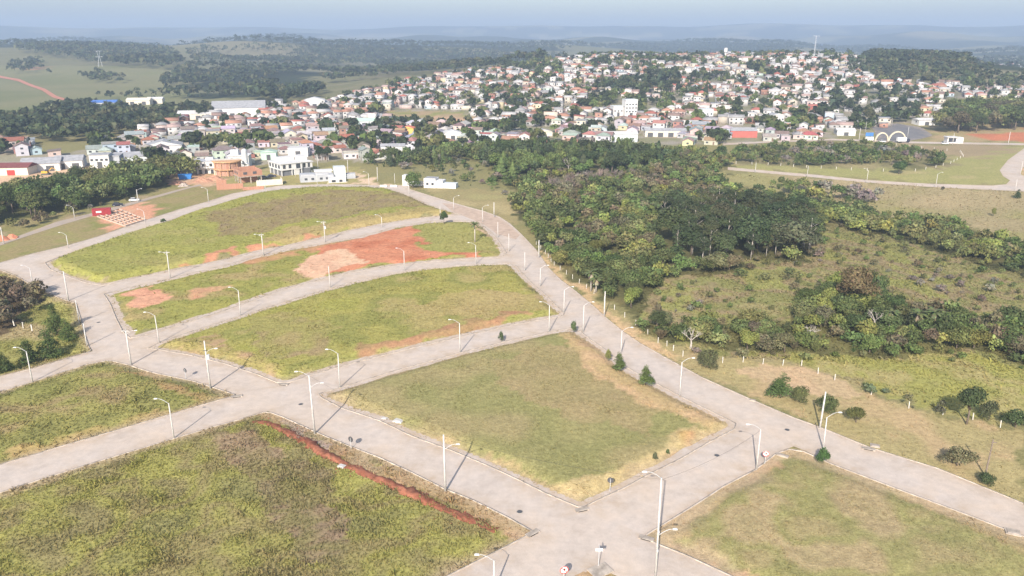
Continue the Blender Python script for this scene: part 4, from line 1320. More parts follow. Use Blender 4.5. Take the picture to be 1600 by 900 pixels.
def roof_geo(kind, w, d, h, mb):
    e = .5
    x, y = w / 2 + e, d / 2 + e
    if kind == 'gable':
        r = d * .26
        v = [(-x, -y, h), (x, -y, h), (x, 0, h + r), (-x, 0, h + r), (-x, y, h), (x, y, h)]
        t = .14
        v += [(a, b, c - t) for a, b, c in v]
        mb.add(v, [(0, 1, 2, 3), (3, 2, 5, 4), (7, 6, 9, 8), (8, 9, 10, 11), (0, 6, 7, 1), (5, 11, 10, 4), (1, 7, 8, 2), (2, 8, 11, 5), (0, 3, 9, 6), (3, 4, 10, 9)])
    elif kind == 'hip':
        r = min(w, d) * .27
        k = max(0.3, (w - d) / 2)
        v = [(-x, -y, h), (x, -y, h), (x, y, h), (-x, y, h), (-k, 0, h + r), (k, 0, h + r), (-x, -y, h - .14), (x, -y, h - .14), (x, y, h - .14), (-x, y, h - .14)]
        mb.add(v, [(0, 1, 5, 4), (2, 3, 4, 5), (1, 2, 5), (3, 0, 4), (0, 6, 7, 1), (1, 7, 8, 2), (2, 8, 9, 3), (3, 9, 6, 0), (6, 9, 8, 7)])
    elif kind == 'flat':
        x, y = w / 2 + .12, d / 2 + .12
        mb.box(-x, x, -y, y, h - .02, h + .16)
        for a0, a1, b0, b1 in ((-x, x, -y, -y + .2), (-x, x, y - .2, y), (-x, -x + .2, -y + .2, y - .2), (x - .2, x, -y + .2, y - .2)):
            mb.box(a0, a1, b0, b1, h + .162, h + .55)
    else:
        r = d * .10
        mb.prism([(-y, h), (y, h + r), (y, h + r + .12), (-y, h + .12)], -x, x)
        mb.v[-8:] = [(py_, px_, pz) for px_, py_, pz in mb.v[-8:]]
    return mb

HOUSE = {}
def house_proto(kind, st, sz):
    key = (kind, st, sz)
    if key in HOUSE: return HOUSE[key]
    w, d = [(7, 6.2), (9, 7), (11.5, 8)][sz]
    h = 2.9 * st + .2
    mb = MB()
    if kind == 'gable':
        y = d / 2
        mb.prism([(-y, -.6), (y, -.6), (y, h), (0, h + d * .24), (-y, h)], -w / 2, w / 2)
        mb.v = [(b, a, c) for a, b, c in mb.v]
    elif kind == 'shed':
        y = d / 2
        mb.prism([(-y, -.6), (y, -.6), (y, h + d * .09), (-y, h)], -w / 2, w / 2)
        mb.v = [(b, a, c) for a, b, c in mb.v]
    else:
        mb.box(-w / 2, w / 2, -d / 2, d / 2, -.6, h - .025)
    wall = mb.mesh('wall', WALL)
    roof = roof_geo(kind, w, d, h, MB()).mesh('roof', ROOFM)
    wins = []
    for s in range(st):
        z = 1.0 + 2.9 * s
        for t in ((-.28, .3) if sz < 2 else (-.33, 0, .33)):
            if s == 0 and t == .3: continue
            wins.append((t * w, -d / 2 - .02, z, 0))
        wins.append((-w / 2 - .02, 0, z, 1))
        wins.append((w / 2 + .02, .1, z, 1))
    HOUSE[key] = (wall, roof, wins, (w, d, h))
    return HOUSE[key]
WIN0 = MB().box(-.75, .75, -.04, .04, 0, 1.15).mesh('window', GLASS)
WIN1 = MB().box(-.04, .04, -.75, .75, 0, 1.15).mesh('window', GLASS)
DOOR0 = MB().box(-.5, .5, -.05, .05, 0, 2.1).mesh('door', DOORM)

def house(x, y, rz, kind, st, sz, wc, rc):
    wall, roof, wins, (w, d, h) = house_proto(kind, st, sz)
    o = empty('house', (x, y, float(base(x, y)) + .12), rz)
    g = random.Random(int(x * 31 + y * 17))
    link('wall', wall, o, color=[c * g.uniform(.88, 1.1) for c in WCOL[wc]])
    link('roof', roof, o, color=[c * g.uniform(.85, 1.15) for c in RCOL[rc]])
    for (a, b, c, s) in wins:
        link('window', WIN1 if s else WIN0, o, (a, b, c))
    link('door', DOOR0, o, (.2 * w, -d / 2 - .02, 0))
    return o

# px boxes kept free for the buildings that are built one by one
FREE = [(340,256,412,300), (405,250,552,300), (-30,244,165,300), (345,165,410,190), (955,165,1000,188), (1140,198,1185,222), (945,208,1060,230),
        (1345,204,1445,232), (1470,205,1520,230), (625,262,715,300), (130,150,262,172), (290,176,335,192), (478,156,508,174), (140,244,216,266), (560,250,640,300), (300,256,345,285),
        (238,230,276,246), (560,190,582,202), (840,204,862,218), (1205,184,1226,200), (1095,178,1116,192), (1308,204,1336,216), (1434,188,1462,200), (700,210,718,224), (602,230,628,244), (628,204,646,216), (454,236,478,250), (410,240,430,254), (1300,203,1345,226)]
lots = []
gt = np.random.default_rng(5)
def town(poly, ang, sx, sy, seed, ymax):
    g = np.random.default_rng(seed)
    ca, sa = math.cos(ang), math.sin(ang)
    for i in range(-100, 150):
        for j in range(0, 130):
            if (i + 3 * (j // 5)) % 8 == 0 or j % 5 == 0: continue      # streets, staggered block by block
            u, v = i * sx + g.normal(scale=1.6) + 5 * math.sin(j * .23), j * sy + g.normal(scale=1.4) + 7 * math.sin(i * .11)
            x, y = u * ca - v * sa, 380 + u * sa + v * ca
            if y < 420 or y > ymax: continue
            lots.append((x, y, ang, poly))
town(TOWN_HILL, R(-16), 10.2, 9.4, 1, 1330)
town(TOWN_LEFT, R(24), 10.2, 9.6, 2, 1100)
FAR_TOWN = [(1505,106),(1660,100),(1660,116),(1530,114)]
fx_, fy_ = scatter(17, 1100, 2000, 1700, 2700, 66)
lots += [(a, b, R(20), FAR_TOWN) for a, b in zip(fx_, fy_)]
LX, LY = np.array([t[0] for t in lots]), np.array([t[1] for t in lots])
lpx, lpy = to_px(LX, LY, base(LX, LY))
okA = np.array([t[3] is TOWN_HILL for t in lots])
inA = inside(lpx, lpy, TOWN_HILL)
inB = inside(lpx, lpy, TOWN_LEFT) & ~inA
isF = np.array([t[3] is FAR_TOWN for t in lots])
ok = np.where(isF, inside(lpx, lpy, FAR_TOWN), np.where(okA, inA, inB)) & (lpx > -20) & (lpx < 1620) & ~inside(lpx, lpy, CLEARING) & ~inside(lpx, lpy, GROVE)
for (a, b, c, d) in FREE:
    ok &= ~((lpx > a) & (lpx < c) & (lpy > b) & (lpy < d))
for poly, *_ in FAR_WOODS[15:17]:
    ok &= ~(inside(lpx, lpy, poly) & (gt.uniform(0, 1, len(lpx)) < .6))
green = fbm(LX, LY, 45, 808, 2)
trees_here = ok & ((green > np.where(okA, .66, .74)) | (gt.uniform(0, 1, len(ok)) < np.where(isF, .35, np.where(okA, .20, .09))))
ok &= ~trees_here
idx = np.nonzero(ok)[0]
idx = idx[np.argsort(np.hypot(LX[idx], LY[idx]))]
print('houses', len(idx), 'tree lots', trees_here.sum())

def house_place(px, py):
    if px < 60 and py < 240: return 'at the far left edge'
    if px < 560 and py > 160:
        if py < 195: return 'by the large warehouses' if px < 480 else 'behind the long white hall'
        if px < 130: return 'near the left edge warehouses'
        if px < 230: return 'behind the left wood'
        if px < 340: return 'above the left wood'
        if px < 440: return 'behind the brick building site'
        return 'behind the white flat roofed house'
    if py > 200:
        for lim, t in ((640, 'behind the crest road'), (740, 'below the grassy clearing'), (850, 'above the pine wood'), (950, 'above the forest, centre left'), (1050, 'above the forest centre'), (1150, 'above the forest, centre right'), (1260, 'above the brush'), (1700, 'beside the arched gateway')):
            if px < lim: return t
    if py > 178:
        for lim, t in ((700, 'around the grassy clearing'), (800, 'right of the grassy clearing'), (900, 'on the lower slope, left'), (1000, 'left of the apartment block'), (1120, 'right of the apartment block'), (1250, 'on the lower slope, right'), (1700, 'uphill of the arched gateway')):
            if px < lim: return t
    for lim, t in ((640, 'on the left flank of town'), (760, 'above the grassy clearing'), (900, 'on the middle slope, left'), (1050, 'uphill of the apartment block'), (1200, 'on the middle slope, right'), (1700, 'below the antenna mast')):
        if px < lim: return t

N_HOUSE = 290
seen = set()
stuff_v, stuff_f, stuff_c, so = [], [], [], 0
KW = {'gable': 'gabled', 'hip': 'hipped', 'flat': 'flat', 'shed': 'sloping'}
for n, k in enumerate(idx):
    x, y, ang, _ = lots[k]
    rz = ang + R(random.choice([0, 0, 90, 180, 270]) + random.gauss(0, 5))
    kind = random.choices(['gable', 'hip', 'flat', 'shed'], [40, 30, 12, 18])[0]
    st = 1 if random.random() < .68 else 2
    sz = random.choices([0, 1, 2], [35, 45, 20])[0]
    wc, rc = random.choice(WKEYS), random.choice(RKEYS)
    if kind == 'flat': rc = random.choice(['pale', 'pale', 'grey'])
    px, py = float(lpx[k]), float(lpy[k])
    if n < N_HOUSE:
        # the window walls look towards the camera side
        if math.cos(rz) < -.2: rz += math.pi
        o = house(x, y, rz, kind, st, sz, wc, rc)
        later(o, '%s%s house with %s %s roof' % ('two-storey ' if st == 2 else '', wc, rc, KW[kind]), house_place(px, py), 'house', 'houses of the town', px)
    else:
        wall, roof, wins, (w, d, h) = house_proto(kind, st, sz)
        z = float(base(x, y)) + .1
        ca, sa = math.cos(rz), math.sin(rz)
        g = random.random() * .25 + .87
        for me, col in ((wall, WCOL[wc]), (roof, RCOL[rc])):
            v = np.array([tuple(q.co) for q in me.vertices])
            v = np.column_stack([v[:, 0] * ca - v[:, 1] * sa + x, v[:, 0] * sa + v[:, 1] * ca + y, v[:, 2] + z])
            for p in me.polygons:
                vi = list(p.vertices)
                for j in range(1, len(vi) - 1):
                    stuff_f.append((so + vi[0], so + vi[j], so + vi[j + 1]))
            stuff_v.append(v); stuff_c.append(np.ones((len(v), 3)) * np.array(col) * g); so += len(v)
        for (a, b, c, s) in wins:
            q = [(-.75, 0, 0), (.75, 0, 0), (.75, 0, 1.15), (-.75, 0, 1.15)] if not s else [(0, -.75, 0), (0, .75, 0), (0, .75, 1.15), (0, -.75, 1.15)]
            ov = .04 if not s else 0
            v = np.array([(a + i + (math.copysign(.03, a) if s else 0), b + j - ov, c + m) for i, j, m in q])
            v = np.column_stack([v[:, 0] * ca - v[:, 1] * sa + x, v[:, 0] * sa + v[:, 1] * ca + y, v[:, 2] + z])
            stuff_f += [(so, so + 1, so + 2), (so, so + 2, so + 3)]
            stuff_v.append(v); stuff_c.append(np.ones((4, 3)) * .05); so += 4
FARH = attr_mat('far_house', .85, fine=[(.6, .9, 1.08)])
tag(link('far_houses', np_mesh('far_houses', np.concatenate(stuff_v), np.array(stuff_f), FARH, np.concatenate(stuff_c))), 'close packed pale houses on the far upper slopes of the town', 'houses', kind='stuff')

# far settlement specks beyond the town and on the right
# trees between the houses
tw = Wood()
gtw = np.random.default_rng(91)
for k in np.nonzero(trees_here)[0]:
    for r_ in range(1 if gtw.uniform() < .6 else 2):
        x, y = LX[k] + gtw.normal(scale=3.5), LY[k] + gtw.normal(scale=3.5)
        d = math.hypot(x, y)
        col = np.array([G_DARK, F_C, F_A, G_MID, F_A, G_OLIVE][gtw.integers(6)]) * gtw.uniform(.75, 1.1)
        tw.add('broad' if gtw.uniform() < .7 else 'shrub', x, y, float(base(x, y)), gtw.uniform(4.5, 10.5), gtw.uniform(.85, 1.25), col, 150 if d < 750 else 46, gtw)
# garden trees squeezed in between the houses
for k in idx[gtw.uniform(0, 1, len(idx)) < np.where(okA[idx], .34, .20)]:
    a = gtw.uniform(0, 6.28)
    x, y = LX[k] + 6.0 * math.cos(a), LY[k] + 6.0 * math.sin(a)
    d = math.hypot(x, y)
    col = np.array([G_DARK, F_A, F_C, G_DARK, G_MID][gtw.integers(5)]) * gtw.uniform(.7, 1.1)
    tw.add('broad', x, y, float(base(x, y)), gtw.uniform(3.5, 7), gtw.uniform(.7, 1.05), col, 100 if d < 750 else 30, gtw)
tw.build('town_trees', 'garden and street trees scattered between the town houses')

# ------------------------------------------------------------------ poles and lamps
CONC = plain('pole_concrete', (.50, .485, .46), .85, .2, .2, 1.5)
GALV = plain('galvanised_steel', (.55, .56, .57), .5, .4, .08, 3, .2)
LAMPM = plain('lamp_housing', (.66, .66, .65), .5, .4, .05, 3)
DARKM = plain('dark_fittings', (.08, .08, .085), .6, .3, .1, 3)
WOODM = plain('old_timber', (.20, .16, .13), .9, .1, .25, 3)

def height_for(p, top):
    return CAM_H - p.y * math.tan(PITCH - math.atan((450 - top) / FPX)) - p.z

def arm_mesh(side, L=1.9, rise=1.0):
    pts = []
    for k in range(7):
        t = k / 6
        pts.append((side * L * t, 0, rise * math.sin(t * math.pi / 2)))
    return MB().tube(pts, [.04, .04, .037, .035, .033, .03, .03], 6)
ARM = {s: arm_mesh(s).mesh('arm', GALV, True) for s in (-1, 1)}
HEAD = {s: MB().prism([(s * .0, -.05), (s * .60, -.07), (s * .66, 0), (s * .5, .08), (s * .05, .05)], -.14, .14).mesh('lamp_head', LAMPM) for s in (-1, 1)}
POLES = []
def pole(px, py, top, kind, arms=(), place='', extra='', rz=0.0, h=None, r=None, lab=None, base_z=None):
    """arms: (side, share of height); side -1 left, 1 right"""
    p = P(px, py)
    if h is None: h = height_for(p, top)
    tall = kind == 'tall'
    r0 = r or (.20 if tall else .145)
    o = empty('utility_pole' if tall else 'lamp_post', p, rz)
    o.rotation_euler.x, o.rotation_euler.y = random.gauss(0, .008), random.gauss(0, .008)
    MB().tube([(0, 0, -.3), (0, 0, h * .5), (0, 0, h)], [r0, r0 * .82, r0 * .62], 8).obj('pole', CONC, o, smooth=True)
    for s, q in arms:
        a = link('arm', ARM[s], o, (0, 0, h * q - .1))
        link('lamp_head', HEAD[s], a, (s * 1.9, 0, 1.0))
    if 'x' in extra:
        MB().box(-.9, .9, -.06, .06, h - .45, h - .30).obj('crossarm', CONC, o, (0, -r0 * .62 - .06, 0))
        for k in (-.8, 0, .8):
            MB().tube([(k, -r0 * .62 - .06, h - .30), (k, -r0 * .62 - .06, h - .08)], [.07, .045], 6).obj('insulator', DARKM, o)
    if 't' in extra:
        MB().tube([(.42, 0, h * .62), (.42, 0, h * .62 + 1.0)], [.30, .30], 10).obj('transformer', GALV, o, smooth=False)
        MB().box(-.5, .5, -.25, -.18, h * .8, h * .8 + .09).obj('fuse_bracket', DARKM, o)
    if 'b' in extra:
        for q in (.28, .47):
            MB().box(-.10, .12, -.32, -.17, h * q, h * q + .35).obj('junction_box', GALV, o)
    n = len(arms)
    desc = ('tall white utility pole' if tall else 'white lamp post') + (' with two lamp arms' if n == 2 else ' with curved lamp arm' if n else '') + (' and transformer' if 't' in extra else '')
    cat = 'utility pole' if tall else 'lamp post'
    if lab: tag(o, lab, cat, 'street poles')
    else: later(o, desc, place, cat, 'street poles', px)
    POLES.append((px, p, h))
    return o, p, h
MR, DG, LWR, MD, UP, CR, LS, BL = 'along the main road', 'along the diagonal road', 'above the central lot', 'below the red lot', 'above the red lot', 'along the crest road', 'along the left street', 'along the lower left road'
L_, R_ = -1, 1
pole(51, 597, 549, 'lamp', [(L_, 1)], LS)
pole(51, 443, 419, 'lamp', [(L_, 1)], 'beside the brown thicket')
pole(107, 470, 424, 'tall', [], 'along the left street')
pole(124, 505, 469, 'tall', [], 'along the left street', r=.15)
pole(136, 541, 505, 'tall', [], 'along the left street', r=.15)
P6 = pole(205, 570, 514, 'tall', [(R_, .86)], DG, 'x')
pole(249, 536, 493, 'lamp', [(L_, 1)], MD)
P8 = pole(329, 607, 532, 'tall', [(R_, .76)], DG, 't')
pole(266, 435, 392, 'tall', [(L_, .86)], UP, 'x')
pole(376, 493, 454, 'lamp', [(L_, 1)], MD)
pole(531, 606, 552, 'lamp', [(L_, 1)], LWR)
pole(719, 551, 505, 'lamp', [(L_, 1)], LWR)
P13 = pole(492, 678, 586, 'tall', [(L_, .99), (R_, .80)], DG, '')
pole(516, 449, 416, 'lamp', [], MD)
pole(632, 423, 392, 'lamp', [(L_, 1)], MD)
pole(744, 413, 383, 'lamp', [(L_, 1)], MD)
pole(820, 423, 394, 'lamp', [], MR)
pole(844, 448, 419, 'lamp', [(R_, 1)], MR)
pole(858, 519, 477, 'lamp', [(L_, 1)], LWR)
pole(881, 489, 453, 'lamp', [(R_, 1)], MR)
pole(911, 519, 477, 'lamp', [(R_, 1)], MR)
pole(944, 494, 455, 'tall', [], 'along the main road', '')
pole(970, 553, 517, 'lamp', [(R_, 1)], MR)
pole(1062, 619, 566, 'lamp', [(R_, 1)], MR)
pole(1281, 669, 612, 'tall', [], 'along the main road', '')
pole(1286, 703, 652, 'lamp', [(R_, 1)], MR)
P27 = pole(1182, 734, 670, 'lamp', [(L_, 1)], 'on the corner of the lower right lot')
P30 = pole(696, 768, 679, 'tall', [(R_, .75)], DG, '')
P29 = pole(1024, 903, 747, 'tall', [(L_, 1), (R_, .44)], lab='very tall white pole with two lamp arms at the near crossing', extra='b', r=.17)
P31 = pole(772, 925, 893, 'lamp', [(L_, 1)], lab='lamp post with curved arm rising at the bottom edge of the picture', h=5.0)
pole(272, 685, 630, 'lamp', [(L_, 1)], BL)
pole(117, 342, 324, 'lamp', [(L_, 1)], 'along the far left dirt road')
pole(107, 387, 367, 'lamp', [(L_, 1)], CR)
pole(227, 348, 330, 'lamp', [(L_, 1)], CR)
pole(216, 316, 296, 'tall', [(R_, .9)], 'along the far left dirt road')
pole(326, 316, 296, 'lamp', [(L_, 1)], CR)
pole(6, 381, 355, 'tall', [], 'along the far left dirt road')
pole(412, 399, 365, 'tall', [(L_, .85)], UP, 'x')
pole(508, 378, 345, 'tall', [(L_, .85)], UP, 'xt')
pole(597, 355, 339, 'lamp', [(L_, 1)], UP)
pole(688, 338, 323, 'lamp', [], UP)
pole(709, 328, 309, 'lamp', [(R_, 1)], MR)
pole(754, 347, 324, 'lamp', [(R_, 1)], MR)
pole(772, 339, 316, 'tall', [], MR)
pole(778, 371, 347, 'lamp', [], MR)
pole(795, 393, 365, 'lamp', [], MR)
pole(842, 403, 375, 'tall', [], MR)
pole(496, 291, 270, 'lamp', [(L_, 1)], CR)
pole(577, 293, 271, 'lamp', [(L_, 1)], CR)
pole(590, 283, 261, 'tall', [], 'behind the crest road')
pole(617, 287, 271, 'lamp', [], CR)
pole(639, 303, 287, 'lamp', [(R_, 1)], MR)
pole(544, 272, 250, 'tall', [], 'behind the grey house')
pole(497, 263, 241, 'tall', [], 'behind the white flat roofed house')
pole(415, 300, 284, 'lamp', [(L_, 1)], CR)
pole(462, 277, 259, 'lamp', [], 'before the white flat roofed house')
SR = 'along the right side road'
pole(1180, 270, 254, 'lamp', [], SR)
pole(1261, 277, 259, 'lamp', [], SR)
pole(1354, 286, 266, 'lamp', [(L_, 1)], SR)
pole(1462, 292, 272, 'lamp', [(R_, 1)], SR)
pole(1586, 297, 280, 'lamp', [], SR)
pole(1594, 274, 252, 'lamp', [], SR)
AV = 'along the gateway avenue'
pole(1342, 220, 200, 'tall', [], AV)
pole(1352, 206, 190, 'lamp', [], AV)
pole(1488, 226, 208, 'tall', [], AV)
pole(1575, 226, 206, 'tall', [], AV)
pole(1418, 214, 198, 'lamp', [], AV)
pole(1250, 221, 204, 'lamp', [], AV)

# wooden post by the dry bush
p = P(1539, 744)
o = empty('wooden_pole', p)
MB().tube([(0, 0, -.3), (.08, .05, 3.2), (.14, .1, height_for(p, 687))], [.16, .13, .10], 7).obj('post', WOODM, o)
MB().box(-.4, .5, -.05, .05, height_for(p, 687) - .5, height_for(p, 687) - .38).obj('crosspiece', WOODM, o, (.13, -.17, 0))
tag(o, 'old dark timber pole standing alone at the right', 'pole')

# power lines
WIRE = plain('cable', (.05, .05, .05), .6, .3, .05, 2)
def wires(a, b, lab, spread=.12, lines_=(0,), sag=.9):
    (oa, pa, ha), (ob, pb, hb) = a, b
    mid = (pa + pb) / 2
    o = empty('power_line', (mid.x, mid.y, mid.z))
    for s in lines_:
        q0 = Vector((pa.x + s * spread, pa.y - .15, pa.z + ha - .1))
        q1 = Vector((pb.x + s * spread, pb.y - .15, pb.z + hb - .1))
        pts = [q0.lerp(q1, t / 10) - Vector((0, 0, sag * 4 * (t / 10) * (1 - t / 10))) - mid for t in range(11)]
        MB().tube(pts, .013, 4, False).obj('cable', WIRE, o)
    tag(o, lab, 'power line', 'overhead cables')
wires(P6, P8, 'thin overhead cables between the first two poles of the diagonal road')
wires(P8, P13, 'thin overhead cables from the transformer pole to the two armed pole', lines_=(0,))
wires(P13, P30, 'thin overhead cables down the middle of the diagonal road', lines_=(0,))
wires(P30, P29, 'thin overhead cables from the diagonal road to the near crossing')
wires(P29, P27, 'thin overhead cables from the near crossing to the corner lamp post', lines_=(0,))

# ------------------------------------------------------------------ fences
POSTM = plain('fence_post_paint', (.60, .57, .52), .9, .1, .2, 3)
def fence(name, pxs, h, lab, step=None, r=.07):
    a = open_line(pxs, step) if step else at([p[0] for p in pxs], [p[1] for p in pxs])
    o = empty(name, a[0])
    me = MB().box(-r, r, -r, r, -.15, h).mesh('post', POSTM)
    g = random.Random(len(pxs))
    org = Vector(a[0])
    tops = []
    for q in a:
        k = link('post', me, o, Vector(q) - org)
        k.rotation_euler = (g.uniform(-.07, .07), g.uniform(-.07, .07), g.uniform(0, 1))
        tops.append(Vector(q) - org)
    for z in (.45, .85):
        MB().tube([t + Vector((0, 0, z * h)) for t in tops], .012, 3, False).obj('fence_wire', WIRE, o)
    tag(o, lab, 'fence', 'wire fences')
fence('wire_fence', [(838,382),(852,397),(866,415),(885,429),(905,443),(928,459),(944,471),(960,484),(976,496),(993,508),(1012,523),(1028,536),(1042,541),(1052,548)], 1.45, 'row of white fence posts along the forest edge', 4.5, .06)
fence('wire_fence', [(1052,548),(1067,557),(1100,562),(1129,567),(1161,566),(1192,569),(1223,571),(1252,572),(1278,584),(1304,594),(1361,617),(1420,638),(1473,648),(1520,656),(1563,668),(1620,690)], 1.45, 'widely spaced white fence posts round the bare verge and lime field', None, .065)
fence('wire_fence', [(1150,256),(1200,258),(1260,262),(1330,266),(1380,268),(1430,268),(1462,262),(1485,256),(1505,245),(1500,238),(1440,232),(1400,228)], 1.6, 'pale fence posts round the brush above the right side road', 7, .09)
fence('wire_fence', [(17,492),(22,508),(36,512),(50,516)], 1.5, 'four pale fence posts beside the brown thicket', None, .10)

# ------------------------------------------------------------------ signs
WHITE = plain('white_enamel', (.72, .71, .69), .5, .4, .04, 2)
REDP = plain('red_enamel', (.50, .035, .03), .5, .4, .05, 2)
BLACKP = plain('black_print', (.03, .03, .03), .6, .2, .05, 2)
BACKP = plain('dark_sign_back', (.07, .07, .075), .6, .3, .1, 2)
def disc(r, y0, y1, n=20):
    v = [(r * math.cos(6.2832 * k / n), y, r * math.sin(6.2832 * k / n)) for y in (y0, y1) for k in range(n)]
    return MB().add(v, [tuple(range(n - 1, -1, -1)), tuple(range(n, 2 * n))] + [(k, (k + 1) % n, n + (k + 1) % n, n + k) for k in range(n)])
def ring(r0, r1, y0, y1, n=20):
    v = []
    for y in (y0, y1):
        for r in (r0, r1):
            v += [(r * math.cos(6.2832 * k / n), y, r * math.sin(6.2832 * k / n)) for k in range(n)]
    f = []
    for k in range(n):
        q = (k + 1) % n
        f += [(k, q, n + q, n + k), (2 * n + k, 3 * n + k, 3 * n + q, 2 * n + q), (k, 2 * n + k, 2 * n + q, q), (n + k, n + q, 3 * n + q, 3 * n + k)]
    return MB().add(v, f)
def sign(px, py, h, rz, face, lab, r=.55, slash=True):
    p = P(px, py)
    o = empty('road_sign', p, rz)
    MB().tube([(0, .06, -.2), (0, .06, h + r * .6)], .045, 6).obj('post', GALV, o)
    d = disc(r, -.02, .01).obj('disc', WHITE if face else BACKP, o, (0, 0, h))
    if face:
        if slash:
            ring(r * .80, r * .99, -.034, -.022).obj('red_ring', REDP, d)
            MB().box(-r * .78, r * .78, -.032, -.023, -r * .08, r * .08).obj('slash', REDP, d).rotation_euler = (0, R(45), 0)
        MB().box(-r * .10, r * .0, -.029, -.0215, -r * .45, r * .45).obj('letter_stem', BLACKP, d)
        MB().box(-r * .10, r * .32, -.0285, -.0212, r * .02, r * .42).obj('letter_bowl', BLACKP, d)
    tag(o, lab, 'road sign', 'round road signs')
sign(881, 909, 1.9, R(12), True, 'round no parking sign with red ring at the bottom edge crossing', .62)
sign(1195, 725, 2.0, R(-8), True, 'round white road sign on the corner of the lower right lot', .55)
sign(953, 768, 2.1, R(170), False, 'dark back of a round road sign on the tip of the central lot', .50)
sign(291, 592, 2.0, R(150), False, 'dark round road sign back beside the diagonal road, farther one', .50)
sign(549, 702, 2.0, R(150), False, 'dark round road sign back beside the diagonal road, nearer one', .55)

p = P(935, 886)
o = empty('street_name_sign', p)
hs = 3.1
MB().tube([(0, 0, -.2), (0, 0, hs)], .05, 7).obj('post', GALV, o)
MB().box(-.50, .50, -.09, -.055, hs - .42, hs).obj('name_plate', WHITE, o)
MB().box(.06, .09, -.045, .95, hs - .42, hs).obj('name_plate', WHITE, o)
tag(o, 'white street name sign on a post at the near crossing', 'street sign')
PALESLAB = plain('pale_slab', (.50, .48, .45), .85, .1, .1, 1)
p = P(938, 893)
tag(MB().box(-1.5, 1.5, -1.1, 1.1, .08, .26).obj('concrete_slab', KERB, None, (p.x, p.y, p.z), R(30)), 'pale concrete slab under the street name sign', 'slab', 'concrete slabs')
for (px, py, w, d, rz, lab) in [(623,659,1.9,1.3,-25,'white concrete lid on the verge of the central lot, larger one'), (601,654,1.0,.8,-25,'small white concrete lid left of the larger one on the central lot verge'),
        (1367,697,1.6,1.2,-22,'pale concrete slab on the grass beside the main road'), (1222,712,2.2,.9,-35,'concrete ramp slab at the corner of the lower right lot'),
        (534,732,1.3,1.0,-25,'white concrete lid beside the red trench'), (1582,832,2.0,1.6,-22,'pale concrete slab at the right end of the lower right lot'), (1176,626,1.2,.8,-25,'small concrete lid on the upper verge of the main road')]:
    p = P(px, py)
    z = ground_z_at(p.x, p.y)
    mb = MB().box(-w / 2, w / 2, -d / 2, d / 2, -.2, .18)
    mb.box(-w * .36, w * .36, -d * .36, d * .36, .181, .25)
    tag(mb.obj('concrete_slab', PALESLAB if 'white' in lab else KERB, None, (p.x, p.y, z), R(rz)), lab, 'slab', 'concrete slabs')
# storm drains in the kerb corners
for (px, py, rz, lab) in [(909,797,20,'storm drain mouth at the near tip of the central lot'), (832,834,40,'storm drain mouth at the near corner of the grassy lower left lot'), (1010,842,-25,'storm drain mouth at the corner below the very tall pole'), (443,601,-10,'storm drain mouth at the lower tip of the lime green lot'), (370,620,20,'storm drain mouth at the right tip of the left lot'), (1357,702,-25,'storm drain mouth on the upper kerb of the main road')]:
    p = P(px, py)
    o = empty('storm_drain', p, R(rz))
    MB().box(-1.1, 1.1, -.45, .45, -.1, .22).obj('slab', KERB, o)
    MB().box(-.75, .75, -.50, -.452, .06, .17).obj('opening', BLACKP, o)
    tag(o, lab, 'drain', 'storm drains')

# ------------------------------------------------------------------ red trench on the near lot
REDM = plain('red_clay', (.23, .085, .052), .95, .05, .35, .8)
tl = open_line([(392,660),(412,662),(430,669),(455,681),(480,694),(500,707),(520,719),(545,731),(575,744),(600,753),(640,771),(690,796),(735,814),(775,830)], .8)
g = np.random.default_rng(3)
n = len(tl)
tv = []
prof = [(-1.5, -.1), (-.95, .42), (-.35, .75), (.3, .66), (.85, .3), (1.5, -.1)]
tt = np.gradient(tl[:, :2], axis=0)
tt /= np.linalg.norm(tt, axis=1)[:, None]
fade = (.15 + 1.15 * fbm(tl[:, 0], tl[:, 1], 4, 12, 2)) * np.clip(np.minimum(np.arange(n), n - 1 - np.arange(n)) / 12, .15, 1) * np.interp(np.arange(n) / n, [0, .5, 1], [1, .85, .5])
zl = base(tl[:, 0], tl[:, 1]) + lot_relief(tl[:, 0], tl[:, 1])
for (s, h) in prof:
    w = s * (1 + .7 * (g.random(n) - .5)) * (.55 + .45 * fade)
    tv.append(np.column_stack([tl[:, 0] - tt[:, 1] * w, tl[:, 1] + tt[:, 0] * w, zl + (h * fade * g.uniform(.4, 1.35, n) if h > 0 else h)]))
tv = np.concatenate(tv)
tf = [(r_ * n + k, (r_ + 1) * n + k, (r_ + 1) * n + k + 1, r_ * n + k + 1) for r_ in range(len(prof) - 1) for k in range(n - 1)]
nz = fbm(tv[:, 0], tv[:, 1], 2.0, 15, 3)[:, None]
tc_ = np.array([.20, .062, .036]) * (1 - nz) + np.array([.33, .14, .085]) * nz
tc_ *= g.uniform(.75, 1.25, (len(tv), 1))
CLAYM = attr_mat('red_clay_bank', .95, fine=[(1.5, .7, 1.25)])
tag(link('earth_bank', np_mesh('earth_bank', tv, np.array(tf)[:, ::-1], CLAYM, tc_)), kind='structure')
